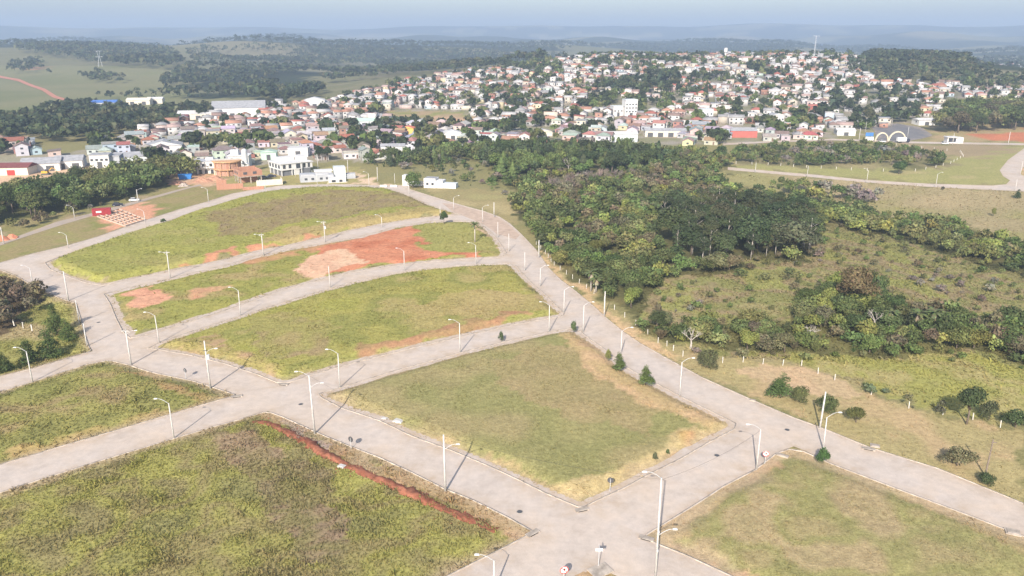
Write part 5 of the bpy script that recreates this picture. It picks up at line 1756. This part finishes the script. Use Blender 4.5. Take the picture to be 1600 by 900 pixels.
# loose clods along the bank
cl = MB()
gc = random.Random(9)
for k in range(170):
    j = gc.randrange(n)
    s_ = gc.gauss(-.2, 1.3)
    x, y = tl[j][0] - tt[j][1] * s_, tl[j][1] + tt[j][0] * s_
    r_ = gc.uniform(.06, .22)
    v = [(x + r_ * gc.uniform(.6, 1.2) * a, y + r_ * gc.uniform(.6, 1.2) * b, zl[j] + .02 + r_ * c * gc.uniform(.5, 1)) for a, b, c in ((1, 0, 0), (0, 1, 0), (-1, 0, 0), (0, -1, 0), (0, 0, 1.2))]
    cl.add(v, [(0, 1, 4), (1, 2, 4), (2, 3, 4), (3, 0, 4)])
tag(cl.obj('soil_clods', REDM), 'loose red soil clods along the trench on the near lot', 'soil', kind='stuff')

# manhole covers in the paving
for (px, py, lab) in [(154, 504, 'dark manhole cover in the middle of the left street'), (812, 800, 'manhole cover on the diagonal road near the crossing'), (470, 632, 'manhole cover at the middle junction of the diagonal road'), (1120, 712, 'manhole cover on the short cross road'), (1230, 672, 'manhole cover at the main road junction')]:
    p = P(px, py)
    o = tag(empty('manhole_cover', (p.x, p.y, p.z + .055)), lab, 'manhole', 'manhole covers')
    MB().tube([(0, 0, -.03), (0, 0, .02)], .42, 16).obj('lid', DARKM, o)
    MB().tube([(0, 0, -.03), (0, 0, .012)], .55, 16).obj('frame', KERB, o)

# ------------------------------------------------------------------ buildings one can point at
PLAST = plain('white_plaster', (.56, .55, .535), .8, .2, .06, .6)
CREAM = plain('cream_plaster', (.60, .54, .45), .85, .15, .1, .6)
GREYP = plain('grey_plaster', (.36, .37, .39), .8, .2, .1, .6)
PALEG = plain('pale_grey_plaster', (.52, .55, .55), .8, .2, .08, .6)
DGREY = plain('dark_grey_plaster', (.15, .155, .17), .7, .2, .1, .6)
BRICKM, bn, bl_, bb = new_mat('hollow_brick', .9, .1)
_b = bn.new('ShaderNodeTexBrick')
_b.inputs['Scale'].default_value = 2.6
_b.inputs['Color1'].default_value = (.40, .21, .14, 1)
_b.inputs['Color2'].default_value = (.34, .165, .11, 1)
_b.inputs['Mortar'].default_value = (.45, .36, .30, 1)
_c = bn.new('ShaderNodeTexCoord')
bl_.new(_c.outputs['Object'], _b.inputs['Vector'])
bl_.new(_b.outputs[0], bb.inputs['Base Color'])
FORM = plain('formwork_timber', (.52, .31, .17), .85, .1, .2, 1)
ROOFG = plain('fibre_cement_roof', (.30, .30, .31), .85, .15, .22, .5)
ROOFR = plain('dark_red_roof', (.17, .06, .06), .8, .15, .2, .5)
ROOFB = plain('blue_roof', (.07, .16, .42), .7, .2, .1, .5)
ROOFW = plain('white_metal_roof', (.50, .49, .48), .7, .2, .1, .5)
ROOFO = plain('orange_tile_roof', (.42, .19, .12), .85, .1, .2, .8)
REDW = plain('red_wall', (.42, .12, .10), .8, .15, .15, .5)

def corner(name, px, py, deg, lab, cat='house', group=None):
    p = P(px, py)
    return tag(empty(name, (p.x, p.y, ground_z_at(p.x, p.y)), R(deg)), lab, cat, group)
def part(o, name, mat, *boxes):
    mb = MB()
    for b in boxes: mb.box(*b)
    return mb.obj(name, mat, o)

# white flat-roofed house (nearest corner at the origin; x runs along the right face, y along the left face)
o = corner('white_house', 440, 276, 40, 'large white flat roofed two storey house behind the crest road')
part(o, 'lower_storey', DGREY, (.9, 17, .9, 15, -.3, 3.0))
for x in (.3, 6, 11.5): part(o, 'column', PLAST, (x, x + .45, .2, .65, -.3, 3.0))
for y in (5, 10, 14.6): part(o, 'column', PLAST, (.2, .65, y, y + .45, -.3, 3.0))
part(o, 'ground_floor_bay', PLAST, (7.5, 10.5, .3, 2, -.3, 3.0))
part(o, 'upper_storey', PLAST, (0, 12, 0, 15.5, 3.01, 6.3))
part(o, 'side_wing', PLAST, (12.01, 18.5, 1.2, 13, 3.01, 6.0))
part(o, 'roof_slab', PLAST, (-.5, 12.5, -.5, 16, 6.31, 6.62))
part(o, 'wing_roof', PLAST, (12.51, 19, .7, 13.5, 6.01, 6.28))
part(o, 'roof_block', PLAST, (4, 12, 9, 15, 6.63, 8.4))
part(o, 'roof_block', PLAST, (12.6, 18, 6, 12.5, 6.29, 8.8))
for x in (1.2, 4.4): part(o, 'window', GLASS, (x, x + 1.5, -.05, -.005, 3.9, 5.9))
part(o, 'window', GLASS, (8.6, 11.0, -.05, -.005, 3.5, 5.9))
for y in (1.2, 5.0, 8.8, 12.4): part(o, 'window', GLASS, (-.05, -.005, y, y + 2.0, 3.9, 5.8))
for x in (13.2, 15.8): part(o, 'window', GLASS, (x, x + 1.3, 1.14, 1.19, 3.3, 5.6))

o = corner('grey_house', 497, 284, 18, 'low grey house with white roof slabs and a pale tower block')
part(o, 'main_wall', GREYP, (-8.6, 8.0, 0.0, 10, -.4, 3.3))
part(o, 'front_room', PLAST, (5.0, 13.5, -4.5, -.01, -1.2, 2.2))
part(o, 'garden_wall', CREAM, (4.0, 14.0, -6.2, -5.9, -1.4, .3))
part(o, 'roof_slab', ROOFW, (-8.2, -1.4, .4, 4.0, 3.31, 3.52))
part(o, 'roof_slab', ROOFW, (-.8, 5.6, 1.4, 6.4, 3.31, 3.60))
part(o, 'roof_slab', PLAST, (-1.0, 8.2, 6.6, 12.6, 3.9, 4.4))
part(o, 'roof_room', PLAST, (-.4, 7.6, 7.0, 9.98, 3.31, 3.89))
part(o, 'tower_block', PALEG, (8.6, 14.4, 3.0, 9.0, -.6, 6.4))
part(o, 'rear_wall', GREYP, (14.41, 19.4, 4.0, 7.6, -.4, 2.6))
for x in (-6.5, -3.2, 1.0, 4.0): part(o, 'window', GLASS, (x, x + 1.4, -.05, -.004, 1.0, 2.1))
part(o, 'window', GLASS, (6.4, 8.4, -4.56, -4.505, -.1, 1.3))
part(o, 'window', GLASS, (10.2, 11.8, -4.56, -4.505, -.1, 1.3))

o = corner('brick_building', 376, 288, 34, 'unfinished red brick building with open ground floor at the building site', 'building')
o.scale = (1.2, 1.2, 1.15)
part(o, 'floor_slab', KERB, (-.3, 9.4, -.3, 8.6, 2.9, 3.2))
for x, y in ((0, 0), (4.2, 0), (8.6, 0), (0, 4), (0, 7.9), (8.6, 7.9)): part(o, 'column', KERB, (x, x + .4, y, y + .4, -.4, 2.89))
part(o, 'core_wall', BRICKM, (1.6, 8, 3.2, 7.6, -.4, 2.89))
part(o, 'upper_wall', BRICKM, (-.2, 9.3, -.2, .15, 3.21, 5.6))
part(o, 'upper_wall', BRICKM, (-.2, .15, .16, 8.5, 3.21, 5.9))
part(o, 'upper_wall', BRICKM, (8.95, 9.3, .16, 8.5, 3.21, 5.6))
part(o, 'upper_wall', BRICKM, (.16, 8.94, 8.1, 8.5, 3.21, 6.2))
for x in (1.5, 5.4): part(o, 'window_opening', DARKM, (x, x + 1.6, -.24, -.205, 4.0, 5.1))
for y in (2.0, 5.0): part(o, 'window_opening', DARKM, (-.24, -.205, y, y + 1.6, 4.0, 5.2))
o = corner('brick_wall', 384, 297, 18, 'low red brick boundary wall in front of the unfinished brick building', 'wall')
part(o, 'wall_front', BRICKM, (-1.0, 8.4, -.2, .1, -.6, 1.5))
part(o, 'wall_side', BRICKM, (-13.2, -1.01, 4.6, 4.9, -.6, 2.6))
part(o, 'wall_end', BRICKM, (-13.2, -8.6, 5.4, 5.8, -.6, 4.6))
part(o, 'pier', BRICKM, (-1.3, -.96, -.3, 4.58, -.6, 1.9))

o = corner('round_building', 357, 276, 20, 'unfinished building with curved timber formwork roof behind the brick one', 'building')
o.scale = (1.2, 1.2, 1.15)
def arc(r0, r1, a0, a1, z0, z1, n=14, c=(0, 6)):
    mb = MB()
    v = []
    for k in range(n + 1):
        a = R(a0 + (a1 - a0) * k / n)
        for r in (r0, r1):
            for z in (z0, z1):
                v.append((c[0] + r * math.cos(a), c[1] + r * math.sin(a), z))
    f = []
    for k in range(n):
        b = 4 * k
        f += [(b, b + 1, b + 5, b + 4), (b + 2, b + 6, b + 7, b + 3), (b + 1, b + 3, b + 7, b + 5), (b, b + 4, b + 6, b + 2)]
    f += [(0, 2, 3, 1), (4 * n, 4 * n + 1, 4 * n + 3, 4 * n + 2)]
    return mb.add(v, f)
arc(.05, 6.0, 180, 360, 2.8, 3.2).obj('floor_slab', FORM, o)
arc(5.2, 5.5, 185, 355, 3.21, 6.2).obj('upper_wall', BRICKM, o)
arc(.05, 6.3, 180, 360, 6.21, 6.7).obj('roof_slab', FORM, o)
arc(4.6, 4.9, 190, 350, -.4, 2.79).obj('lower_wall', BRICKM, o)
part(o, 'rear_wall', CREAM, (-5.9, 5.9, 6.1, 11, -.4, 6.6))
for a in (200, 235, 270, 305, 340):
    x, y = 5.7 * math.cos(R(a)), 6 + 5.7 * math.sin(R(a))
    MB().tube([(x, y, -.4), (x, y, 2.79)], .16, 6).obj('prop', FORM, o)
    x, y = 5.85 * math.cos(R(a + 9)), 6 + 5.85 * math.sin(R(a + 9))
    MB().tube([(x, y, 3.21), (x, y, 6.2)], .14, 6).obj('prop', FORM, o)

o = corner('white_villa', 322, 272, 12, 'white two storey house left of the brick building site')
part(o, 'lower_storey', PLAST, (-4.6, 5.6, 1.0, 9, -.4, 3.0))
part(o, 'upper_storey', PLAST, (-6.2, 5.6, 0, 9, 3.01, 6.6))
part(o, 'roof', GREYP, (-6.4, 5.8, -.2, 9.2, 6.61, 6.95))
part(o, 'roof_block', PLAST, (0, 4, 3, 7, 6.96, 8.2))
for x in (-4.8, -1.6, 2.2): part(o, 'window', GLASS, (x, x + 1.5, -.05, -.004, 4.0, 5.6))
for x in (-3.6, -.6, 2.4): part(o, 'door_opening', GLASS, (x, x + 1.5, .94, .996, -.3, 2.2))
o = corner('white_villa', 371, 262, 8, 'white block house with roof cube behind the round unfinished building')
part(o, 'wall', PLAST, (-4.5, 6.5, 0, 9, -.4, 6.4))
part(o, 'roof', PLAST, (-4.9, 6.9, -.4, 9.4, 6.41, 6.8))
part(o, 'roof_block', PLAST, (-3.4, .8, 2, 6, 6.81, 9.6))
for x in (-3.2, .4, 3.6): part(o, 'window', GLASS, (x, x + 1.5, -.05, -.004, 3.8, 5.4))
o = corner('boundary_wall', 401, 291, 22, 'cream boundary wall of the plot beside the brick building site', 'wall')
part(o, 'wall', CREAM, (0, 12.5, 0, .25, -.4, 2.7))
part(o, 'wall', CREAM, (12.25, 12.5, .26, 7, -.4, 2.7))
part(o, 'coping', PLAST, (-.05, 12.55, -.05, .30, 2.71, 2.82))

o = corner('silo', 385, 270, 0, 'grey metal silo on legs beside the unfinished buildings', 'silo')
MB().tube([(0, 0, 4.0), (0, 0, 5.2), (0, 0, 12.2), (0, 0, 12.9)], [.7, 1.5, 1.5, .6], 16).obj('tank', GALV, o, smooth=False)
for x, y in ((-1.1, -1.1), (1.1, -1.1), (-1.1, 1.1), (1.1, 1.1)): MB().tube([(x, y, -.3), (x, y, 5.4)], .13, 6).obj('leg', GALV, o)
part(o, 'platform', GALV, (-1.9, 1.9, -1.9, 1.9, 5.0, 5.15))

o = corner('white_ruin', 676, 294, -12, 'long stepped white walled building behind the round green tree', 'building')
part(o, 'wall', PLAST, (-4.5, 1.5, 0, 6, -.4, 4.6))
part(o, 'wall', PLAST, (1.51, 5.0, .4, 6, -.4, 3.6))
part(o, 'wall', PALEG, (5.01, 11.5, .8, 5, -.4, 2.4))
part(o, 'wall', PLAST, (-16.5, -13.2, 3, 7, -.4, 5.2))
part(o, 'link_wall', PLAST, (-13.19, -4.51, 4.5, 5, -.4, 2.2))
part(o, 'roof_slab', ROOFG, (-4.2, 1.2, .3, 5.7, 4.61, 4.7))
for x in (-3.2, -.6): part(o, 'window', GLASS, (x, x + 1.2, -.05, -.004, 1.4, 2.6))

def hall(name, px, py, w, d, h, deg, wall, roof, lab, kind='gable', doors=2, wins=0, cat='warehouse', door_mat=None):
    p = P(px, py)
    o = tag(empty(name, p, R(deg)), lab, cat, 'halls and large buildings')
    x = w / 2
    if kind == 'gable':
        r = d * .16
        MB().box(-x, x, 0, d, -.5, h).obj('wall', wall, o)
        mb = MB()
        mb.prism([(-.4, h + .01), (d + .4, h + .01), (d / 2, h + r)], -x - .4, x + .4)
        mb.v = [(b, a, c) for a, b, c in mb.v]
        mb.obj('roof', roof, o)
    elif kind == 'front':
        r = w * .13
        MB().box(-x, x, 0, d, -.5, h).obj('wall', wall, o)
        MB().prism([(-x - .4, h + .01), (0, h + r), (x + .4, h + .01)], -.4, d + .4).obj('roof', roof, o)
        MB().prism([(-x, h + .015), (0, h + r - .1), (x, h + .015)], -.43, -.41).obj('gable_panel', wall, o)
    else:
        MB().box(-x, x, 0, d, -.5, h).obj('wall', wall, o)
        MB().box(-x - .2, x + .2, -.2, d + .2, h + .01, h + .4).obj('roof', roof, o)
    for k in range(doors):
        c = -x + w * (k + .5) / doors
        MB().box(c - min(2, w / 8), c + min(2, w / 8), -.08, -.004, -.3, min(h * .7, 3.6)).obj('door', door_mat or DARKM, o)
    rows = max(1, int(h // 3.2)) if wins else 0
    for s in range(rows):
        for k in range(wins):
            c = -x + w * (k + .5) / wins
            if s == 0 and doors: continue
            MB().box(c - .7, c + .7, -.07, -.004, 1.1 + 3.0 * s, 2.3 + 3.0 * s).obj('window', GLASS, o)
    for k in range(1 if not wins else 2):
        MB().box(-x - .07, -x - .004, d * (.3 + .35 * k), d * (.3 + .35 * k) + 1.6, h * .55, h * .55 + 1.1).obj('window', GLASS, o)
    return o
hall('barn', 18, 274, 17, 12, 4.0, 6, CREAM, ROOFR, 'barn with dark red roof and red door at the left edge', 'gable', 1, 0, 'barn', REDP)
hall('warehouse', 64, 268, 19, 16, 4.2, 20, PLAST, ROOFG, 'long low grey roofed warehouse right of the red door barn', 'gable', 2)
hall('warehouse', 108, 264, 14, 15, 4.4, 20, PLAST, ROOFG, 'grey roofed warehouse in the middle of the left row', 'gable', 2)
hall('office_block', 157, 263, 10, 9, 7.2, 14, PLAST, ROOFG, 'white two storey block at the end of the left warehouses', 'flat', 1, 4, 'office')
hall('warehouse', 178, 261, 7, 10, 6.0, 14, GREYP, ROOFG, 'narrow grey hall attached right of the white two storey block', 'flat', 1)
hall('warehouse', 206, 258, 17, 14, 4.6, 24, PALEG, ROOFG, 'pale grey hall half hidden by the left wood', 'gable', 2)
hall('warehouse', 256, 241, 22, 16, 5.2, 20, PLAST, ROOFG, 'white hall with grey roof and dark windows above the left wood', 'front', 0, 5)
hall('warehouse', 374, 183, 46, 34, 8, 16, PLAST, ROOFG, 'largest pale warehouse of the valley', 'gable', 4)
hall('warehouse', 310, 187, 34, 16, 5, 14, CREAM, ROOFW, 'long white roofed warehouse left of the largest pale one', 'gable', 3)
hall('warehouse', 268, 192, 26, 14, 4, 14, REDW, ROOFR, 'dark red roofed shed below the row of green trees', 'gable', 2)
hall('warehouse', 157, 168, 36, 14, 5, 10, GREYP, ROOFB, 'long blue roofed shed at the foot of the left hill', 'gable', 3)
hall('warehouse', 216, 164, 24, 14, 5, 10, CREAM, CREAM, 'cream roofed shed right of the blue roofed shed', 'gable', 2)
hall('warehouse', 242, 162, 16, 12, 5, 10, CREAM, ROOFW, 'small white roofed shed at the end of the cream roofed shed', 'gable', 1)
hall('warehouse', 492, 168, 20, 16, 7, 12, PLAST, ROOFW, 'tall white shed at the valley edge of town', 'front', 1)
hall('warehouse', 570, 198, 17, 12, 4.5, 10, PALEG, plain('mint_roof', (.40,.55,.44), .8), 'pale green roofed hall left of the grassy clearing', 'gable', 1)
hall('warehouse', 225, 207, 9, 8, 3, 10, PLAST, ROOFW, 'small white shed beside the river wood', 'gable', 1)
hall('apartment_block', 986, 183, 11, 9, 14.5, 12, PLAST, PALEG, 'white five storey apartment block in the middle of town', 'flat', 1, 4, 'apartment block')
hall('apartment_block', 966, 182, 9, 9, 8.5, 12, PLAST, PALEG, 'lower white wing left of the five storey apartment block', 'flat', 1, 3, 'apartment block')
hall('red_hall', 1162, 215, 19, 12, 4.8, -4, REDW, ROOFG, 'hall with long red wall and grey roof above the forest', 'gable', 0)
hall('long_hall', 968, 222, 25, 10, 5.4, -2, PALEG, ROOFW, 'long pale walled hall just above the forest edge', 'gable', 0)
hall('long_hall', 1040, 214, 30, 10, 4.4, -2, CREAM, ROOFG, 'long low grey roofed hall right of the pale walled hall', 'gable', 4)
hall('large_house', 850, 213, 13, 10, 3.4, 14, CREAM, ROOFG, 'cream gabled house with grey roof above the pine wood', 'front', 1)
hall('large_house', 1215, 196, 11, 9, 8.2, 16, PLAST, ROOFG, 'tall white three storey house above the brush', 'front', 1, 4, 'house')
hall('large_house', 1105, 187, 10, 9, 8.4, 8, PALEG, PALEG, 'tall pale bluish block right of the apartment block', 'flat', 1, 3, 'house')
hall('large_house', 1322, 212, 13, 10, 3.6, -8, PLAST, ROOFW, 'white roofed low house left of the arched gateway', 'gable', 1, 0, 'house')
hall('large_house', 1448, 196, 14, 10, 4.0, 6, PLAST, ROOFW, 'white roofed house beside the curved street above the gateway', 'gable', 1, 0, 'house')
hall('large_house', 708, 220, 12, 10, 5.6, 10, PLAST, ROOFW, 'bright white gabled house above the pine wood', 'front', 1, 3, 'house')
hall('large_house', 614, 240, 15, 9, 4.4, 6, PLAST, ROOFG, 'long white house behind the crest road', 'gable', 1, 0, 'house')
hall('large_house', 636, 212, 10, 8, 5.6, -6, plain('orange_wall', (.62,.40,.12), .85), plain('coral_roof', (.55,.18,.13), .8), 'orange walled house with coral roof below the grassy clearing', 'front', 1, 3, 'house')
hall('large_house', 466, 245, 12, 8, 5.0, 4, PLAST, ROOFW, 'long white block behind the white flat roofed house', 'flat', 1, 0, 'house')
hall('large_house', 420, 250, 9, 8, 4.5, 10, plain('mint_wall', (.42,.55,.46), .85), plain('mint_tiles', (.36,.46,.38), .8), 'mint green gabled house behind the silo', 'front', 1, 2, 'house')

# arched gateway
CREAMP = plain('gateway_paint', (.52, .47, .36), .8, .2, .08, 1)
def gateway(px, py, w, h, lab):
    p = P(px, py)
    o = tag(empty('gateway_arch', (p.x, p.y, p.z)), lab, 'gateway', 'gateway arches')
    mb = MB()
    r = w / 2
    n = 18
    v, f = [], []
    for k in range(n + 1):
        a = math.pi * k / n
        for q in (0, .8):
            for y in (-.6, .6):
                v.append(((r - q) * math.cos(a), y, -.2 + (h + .2 - q) * math.sin(a)))
    for k in range(n):
        b = 4 * k
        f += [(b, b + 4, b + 5, b + 1), (b + 2, b + 3, b + 7, b + 6), (b, b + 2, b + 6, b + 4), (b + 1, b + 5, b + 7, b + 3)]
    mb.add(v, f).obj('arch', CREAMP, o)
    for s in (-1, 1):
        MB().box(s * (r - .4) - .7, s * (r - .4) + .7, -.9, .9, -.3, .7).obj('footing', KERB, o)
gateway(1377, 221, 9.8, 6.4, 'left smaller arch of the cream double gateway')
gateway(1401, 221, 12.6, 7.2, 'right larger arch of the cream double gateway')
o = corner('gatehouse', 1492, 224, -3, 'small white gatehouse with dark window beside the avenue', 'gatehouse')
part(o, 'wall', PLAST, (-5.4, 5.4, 0, 5, -.3, 4.0))
part(o, 'roof', PLAST, (-6.0, 2.0, -1.0, 5.4, 4.01, 4.4))
part(o, 'window', GLASS, (-4.6, .4, -.06, -.004, .9, 3.4))
o = corner('billboard', 1357, 222, 0, 'blue and white billboard left of the arched gateway', 'billboard')
for x in (-2, 2): MB().tube([(x, .1, -.3), (x, .1, 6.4)], .1, 6).obj('post', GALV, o)
part(o, 'panel', plain('billboard_blue', (.06, .17, .40), .6), (-2.8, 2.8, -.1, .0, 4.0, 6.6))
part(o, 'lower_panel', WHITE, (-2.4, 3.2, -.1, .0, 1.2, 3.6))

# antenna, water tower, pylon
o = corner('antenna_mast', 1270, 104, 0, 'slender antenna mast rising above the town on the right', 'antenna')
for x, y in ((-.7, -.5), (.7, -.5), (0, .7)): MB().tube([(x * 1.6, y * 1.6, -.5), (x * .4, y * .4, 38)], [.16, .10], 4).obj('leg', GALV, o)
for k in range(12):
    q = 1.6 - 1.2 * k / 12
    MB().tube([(-.7 * q, -.5 * q, 3 * k + 1), (.7 * q, -.5 * q, 3 * k + 2.5), (0, .7 * q, 3 * k + 4)], .07, 4).obj('brace', GALV, o)
MB().box(-4.5, 4.5, -.12, .12, 37.5, 37.8).obj('crossbar', GALV, o)
o = corner('water_tower', 1133, 92, 0, 'white water tower on the skyline of the town', 'water tower')
MB().tube([(0, 0, -.5), (0, 0, 9), (0, 0, 9.4), (0, 0, 15)], [1.2, 1.2, 2.6, 2.6], 14).obj('tank', PLAST, o)
part(o, 'roof', GREYP, (-1.5, 1.5, -1.5, 1.5, 15.01, 15.8))
o = corner('pylon', 157, 104, 20, 'steel lattice pylon before the wooded left ridge', 'pylon')
for sx in (-1, 1):
    for sy in (-1, 1): MB().tube([(sx * 3.2, sy * 3.2, -.5), (sx * .9, sy * .9, 17), (sx * 2.2, sy * .4, 27)], .22, 4).obj('leg', GALV, o)
for z in (17, 27): MB().box(-6, 6, -.2, .2, z, z + .4).obj('crossarm', GALV, o)

# ------------------------------------------------------------------ building site things
CONT = plain('container_red', (.30, .035, .042), .6, .3, .08, 1)
o = corner('shipping_container', 160, 336, 20, 'red site container beside the house foundation', 'container')
MB().box(-3.4, 3.4, -1.2, 1.2, .15, 2.75).obj('body', CONT, o)
for k in range(14): MB().box(-3.2 + k * .47, -3.0 + k * .47, -1.28, -1.204, .3, 2.6).obj('rib', CONT, o)
MB().box(-3.45, 3.45, -1.25, 1.25, 2.751, 2.85).obj('top_frame', CONT, o)
MB().box(-2.0, .0, -1.31, -1.285, 1.3, 2.0).obj('lettering_panel', WHITE, o)
MB().box(-3.48, -3.405, -1.1, 1.1, .3, 2.65).obj('door', CONT, o)
BLUEC = plain('skip_blue', (.03, .17, .46), .6, .3, .08, 1)
o = corner('skip_container', 290, 280, 12, 'blue open skip container at the end of the left wood', 'container')
MB().prism([(-2.8, .1), (2.8, .1), (3.3, 2.5), (-3.3, 2.5)], -1.1, 1.1).obj('body', BLUEC, o)
for k in range(6): MB().box(-2.5 + k, -2.35 + k, -1.18, -1.104, .3, 2.3).obj('rib', BLUEC, o)
MB().box(-3.4, 3.4, -1.25, 1.25, 2.501, 2.62).obj('rim', BLUEC, o)

BEAM = plain('foundation_concrete', (.46, .36, .29), .9, .1, .15, 1)
q = [P(152, 339), P(186, 327), P(228, 344), P(196, 354)]
o = tag(empty('house_foundation', q[0]), 'grid of pale concrete foundation beams on red earth', 'foundation')
def beam(a, b):
    d = (b - a)
    L = d.length
    k = MB().box(0, L, -.14, .14, .0, .45).obj('beam', BEAM, o, (a - q[0]), math.atan2(d.y, d.x))
for t in (0, .14, .3, .45, .62, .8, 1): beam(q[0].lerp(q[1], t), q[3].lerp(q[2], t))
for t in (0, .18, .36, .5, .68, .84, 1): beam(q[0].lerp(q[3], t) + Vector((0, 0, .004)), q[1].lerp(q[2], t) + Vector((0, 0, .004)))

def heap(px, py, r, h, mat, lab, seed):
    p = P(px, py)
    g = random.Random(seed)
    v, f = [(0, 0, h)], []
    n = 14
    for j, (q, z) in enumerate(((.25, .86), (.5, .55), (.75, .26), (1, -.1))):
        for k in range(n):
            a = 6.2832 * k / n
            rr = r * q * g.uniform(.82, 1.18)
            v.append((rr * math.cos(a), rr * math.sin(a) * .8, h * z * g.uniform(.8, 1.2) if z > 0 else z))
    for k in range(n): f.append((0, 1 + k, 1 + (k + 1) % n))
    for j in range(3):
        for k in range(n): f.append((1 + j * n + k, 1 + (j + 1) * n + k, 1 + (j + 1) * n + (k + 1) % n, 1 + j * n + (k + 1) % n))
    tag(MB().add(v, f).obj('soil_heap', mat, None, p), lab, 'soil heap', 'heaps at the building site')
CLAY = plain('loose_clay', (.38, .21, .14), .95, .05, .25, .8)
RUBB = plain('rubble', (.33, .28, .24), .95, .05, .4, 1.5)
heap(318, 283, 5.5, 1.9, CLAY, 'reddish soil heap before the white two storey house', 1)
heap(336, 281, 5, 2.1, CLAY, 'reddish soil heap left of the brick wall', 2)
heap(276, 287, 5, 1.5, CLAY, 'low reddish heap below the blue skip', 3)
heap(287, 291, 3.2, 1.7, RUBB, 'grey rubble pile beside the far left road end', 4)
heap(18, 372, 2.6, 1.5, plain('orange_clay', (.50, .20, .12), .95), 'orange earth heap on the dirt road, right one', 5)
heap(3, 375, 3.0, 1.7, plain('orange_clay', (.50, .20, .12), .95), 'orange earth heap on the dirt road, left one', 6)
for (px, rz, lab) in ((599, 4, 'left white road barrier at the crest junction'), (615, -6, 'right white road barrier at the crest junction')):
    o = corner('road_barrier', px, 292, rz, lab, 'barrier', 'road barriers')
    part(o, 'block', WHITE, (-1.6, -.1, -.25, .25, 0, .95))
    part(o, 'block', WHITE, (.1, 1.6, -.25, .25, 0, .95))

# ------------------------------------------------------------------ vehicles
TYRE = plain('tyre', (.02, .02, .02), .8, .1, .05, 2)
def car(px, py, deg, paint, lab, name='car'):
    o = corner(name, px, py, deg, lab, 'car', 'cars')
    o.location.z += .06
    MB().prism([(-2.1, .35), (2.1, .35), (2.15, .75), (1.9, .92), (.95, 1.0), (-1.95, 1.02), (-2.12, .8)], -.86, .86).obj('body', paint, o)
    MB().prism([(-1.85, 1.021), (1.0, 1.001), (.35, 1.46), (-1.35, 1.50)], -.76, .76).obj('cabin', GLASS, o)
    MB().prism([(-1.37, 1.501), (.37, 1.465), (.30, 1.53), (-1.25, 1.56)], -.74, .74).obj('roof', paint, o)
    for x in (-1.35, 1.35):
        for y in (-.82, .82):
            w = MB().tube([(x, y - .1, .33), (x, y + .1, .33)], .33, 12).obj('wheel', TYRE, o)
            MB().tube([(x, y - .112 if y < 0 else y + .101, .33), (x, y - .101 if y < 0 else y + .112, .33)], .19, 8).obj('hub', GALV, w)
    for y in (-.62, .62): MB().box(2.11, 2.17, y - .17, y + .17, .62, .78).obj('headlight', WHITE, o)
PW = plain('white_paint', (.72, .72, .72), .35, .5, .03, 2)
PD = plain('dark_blue_paint', (.025, .028, .05), .3, .5, .03, 2)
PG = plain('grey_paint', (.15, .16, .17), .3, .5, .03, 2)
car(184, 322, 22, PD, 'dark car parked behind the red container')
car(210, 314.5, 20, PW, 'white car parked on the far left dirt road')
car(413, 279, 30, PG, 'grey car parked left of the white flat roofed house')
car(425, 277, 28, PD, 'dark car under the white flat roofed house')
car(1476, 225.5, 3, PW, 'white car beside the gatehouse on the avenue')
car(1379, 222.5, 2, PW, 'white car passing under the left gateway arch')
o = corner('truck', 1411, 223, 2, 'white box truck with dark cab by the right gateway arch', 'truck')
o.location.z += .1
MB().box(-4.5, 1.6, -1.2, 1.2, 1.0, 3.6).obj('box_body', PW, o)
MB().prism([(1.75, .5), (4.0, .5), (4.05, 1.6), (3.6, 2.9), (1.75, 2.9)], -1.15, 1.15).obj('cab', PD, o)
MB().box(-4.4, 3.9, -.5, .5, .55, .99).obj('chassis', DARKM, o)
for x in (-3.2, -2.0, 2.9):
    for y in (-1.0, 1.0): MB().tube([(x, y - .15, .5), (x, y + .15, .5)], .5, 12).obj('wheel', TYRE, o)
YEL = plain('machine_yellow', (.55, .32, .04), .6, .3, .08, 1)
o = corner('excavator', 72, 273, 10, 'small yellow excavator on the bare earth of the left yard', 'excavator')
for y in (-1.1, 1.1): MB().prism([(-1.8, .1), (1.8, .1), (2.0, .5), (1.7, .9), (-1.7, .9), (-2.0, .5)], y - .3, y + .3).obj('track', DARKM, o)
MB().box(-1.8, 1.2, -1.2, 1.2, .95, 2.0).obj('body', YEL, o)
MB().box(.1, 1.3, -1.15, -.1, 2.01, 3.0).obj('cab', GLASS, o)
MB().tube([(1.2, .4, 1.6), (3.2, .4, 3.6), (5.0, .4, 2.6), (5.4, .4, 1.0)], [.3, .28, .2, .15], 4).obj('boom', YEL, o)
MB().box(5.0, 5.9, 0, .8, .35, 1.0).obj('bucket', DARKM, o)

# ------------------------------------------------------------------ the air
hz = MB().box(-9600, 9600, -420, 10800, -25, 275)
HM = bpy.data.materials.new('haze')
HM.use_nodes = True
hn, hl = HM.node_tree.nodes, HM.node_tree.links
hn.clear()
ho = hn.new('ShaderNodeOutputMaterial')
pv = hn.new('ShaderNodeVolumePrincipled')
pv.inputs['Color'].default_value = (.43, .55, .75, 1)
pv.inputs['Density'].default_value = HAZE
pv.inputs['Anisotropy'].default_value = 0.0
hl.new(pv.outputs[0], ho.inputs['Volume'])
HM.cycles.homogeneous_volume = True
haze = hz.obj('haze', HM)
tag(haze, 'pale blue haze lying over the valley and far hills', 'haze', kind='stuff')
settle_labels()
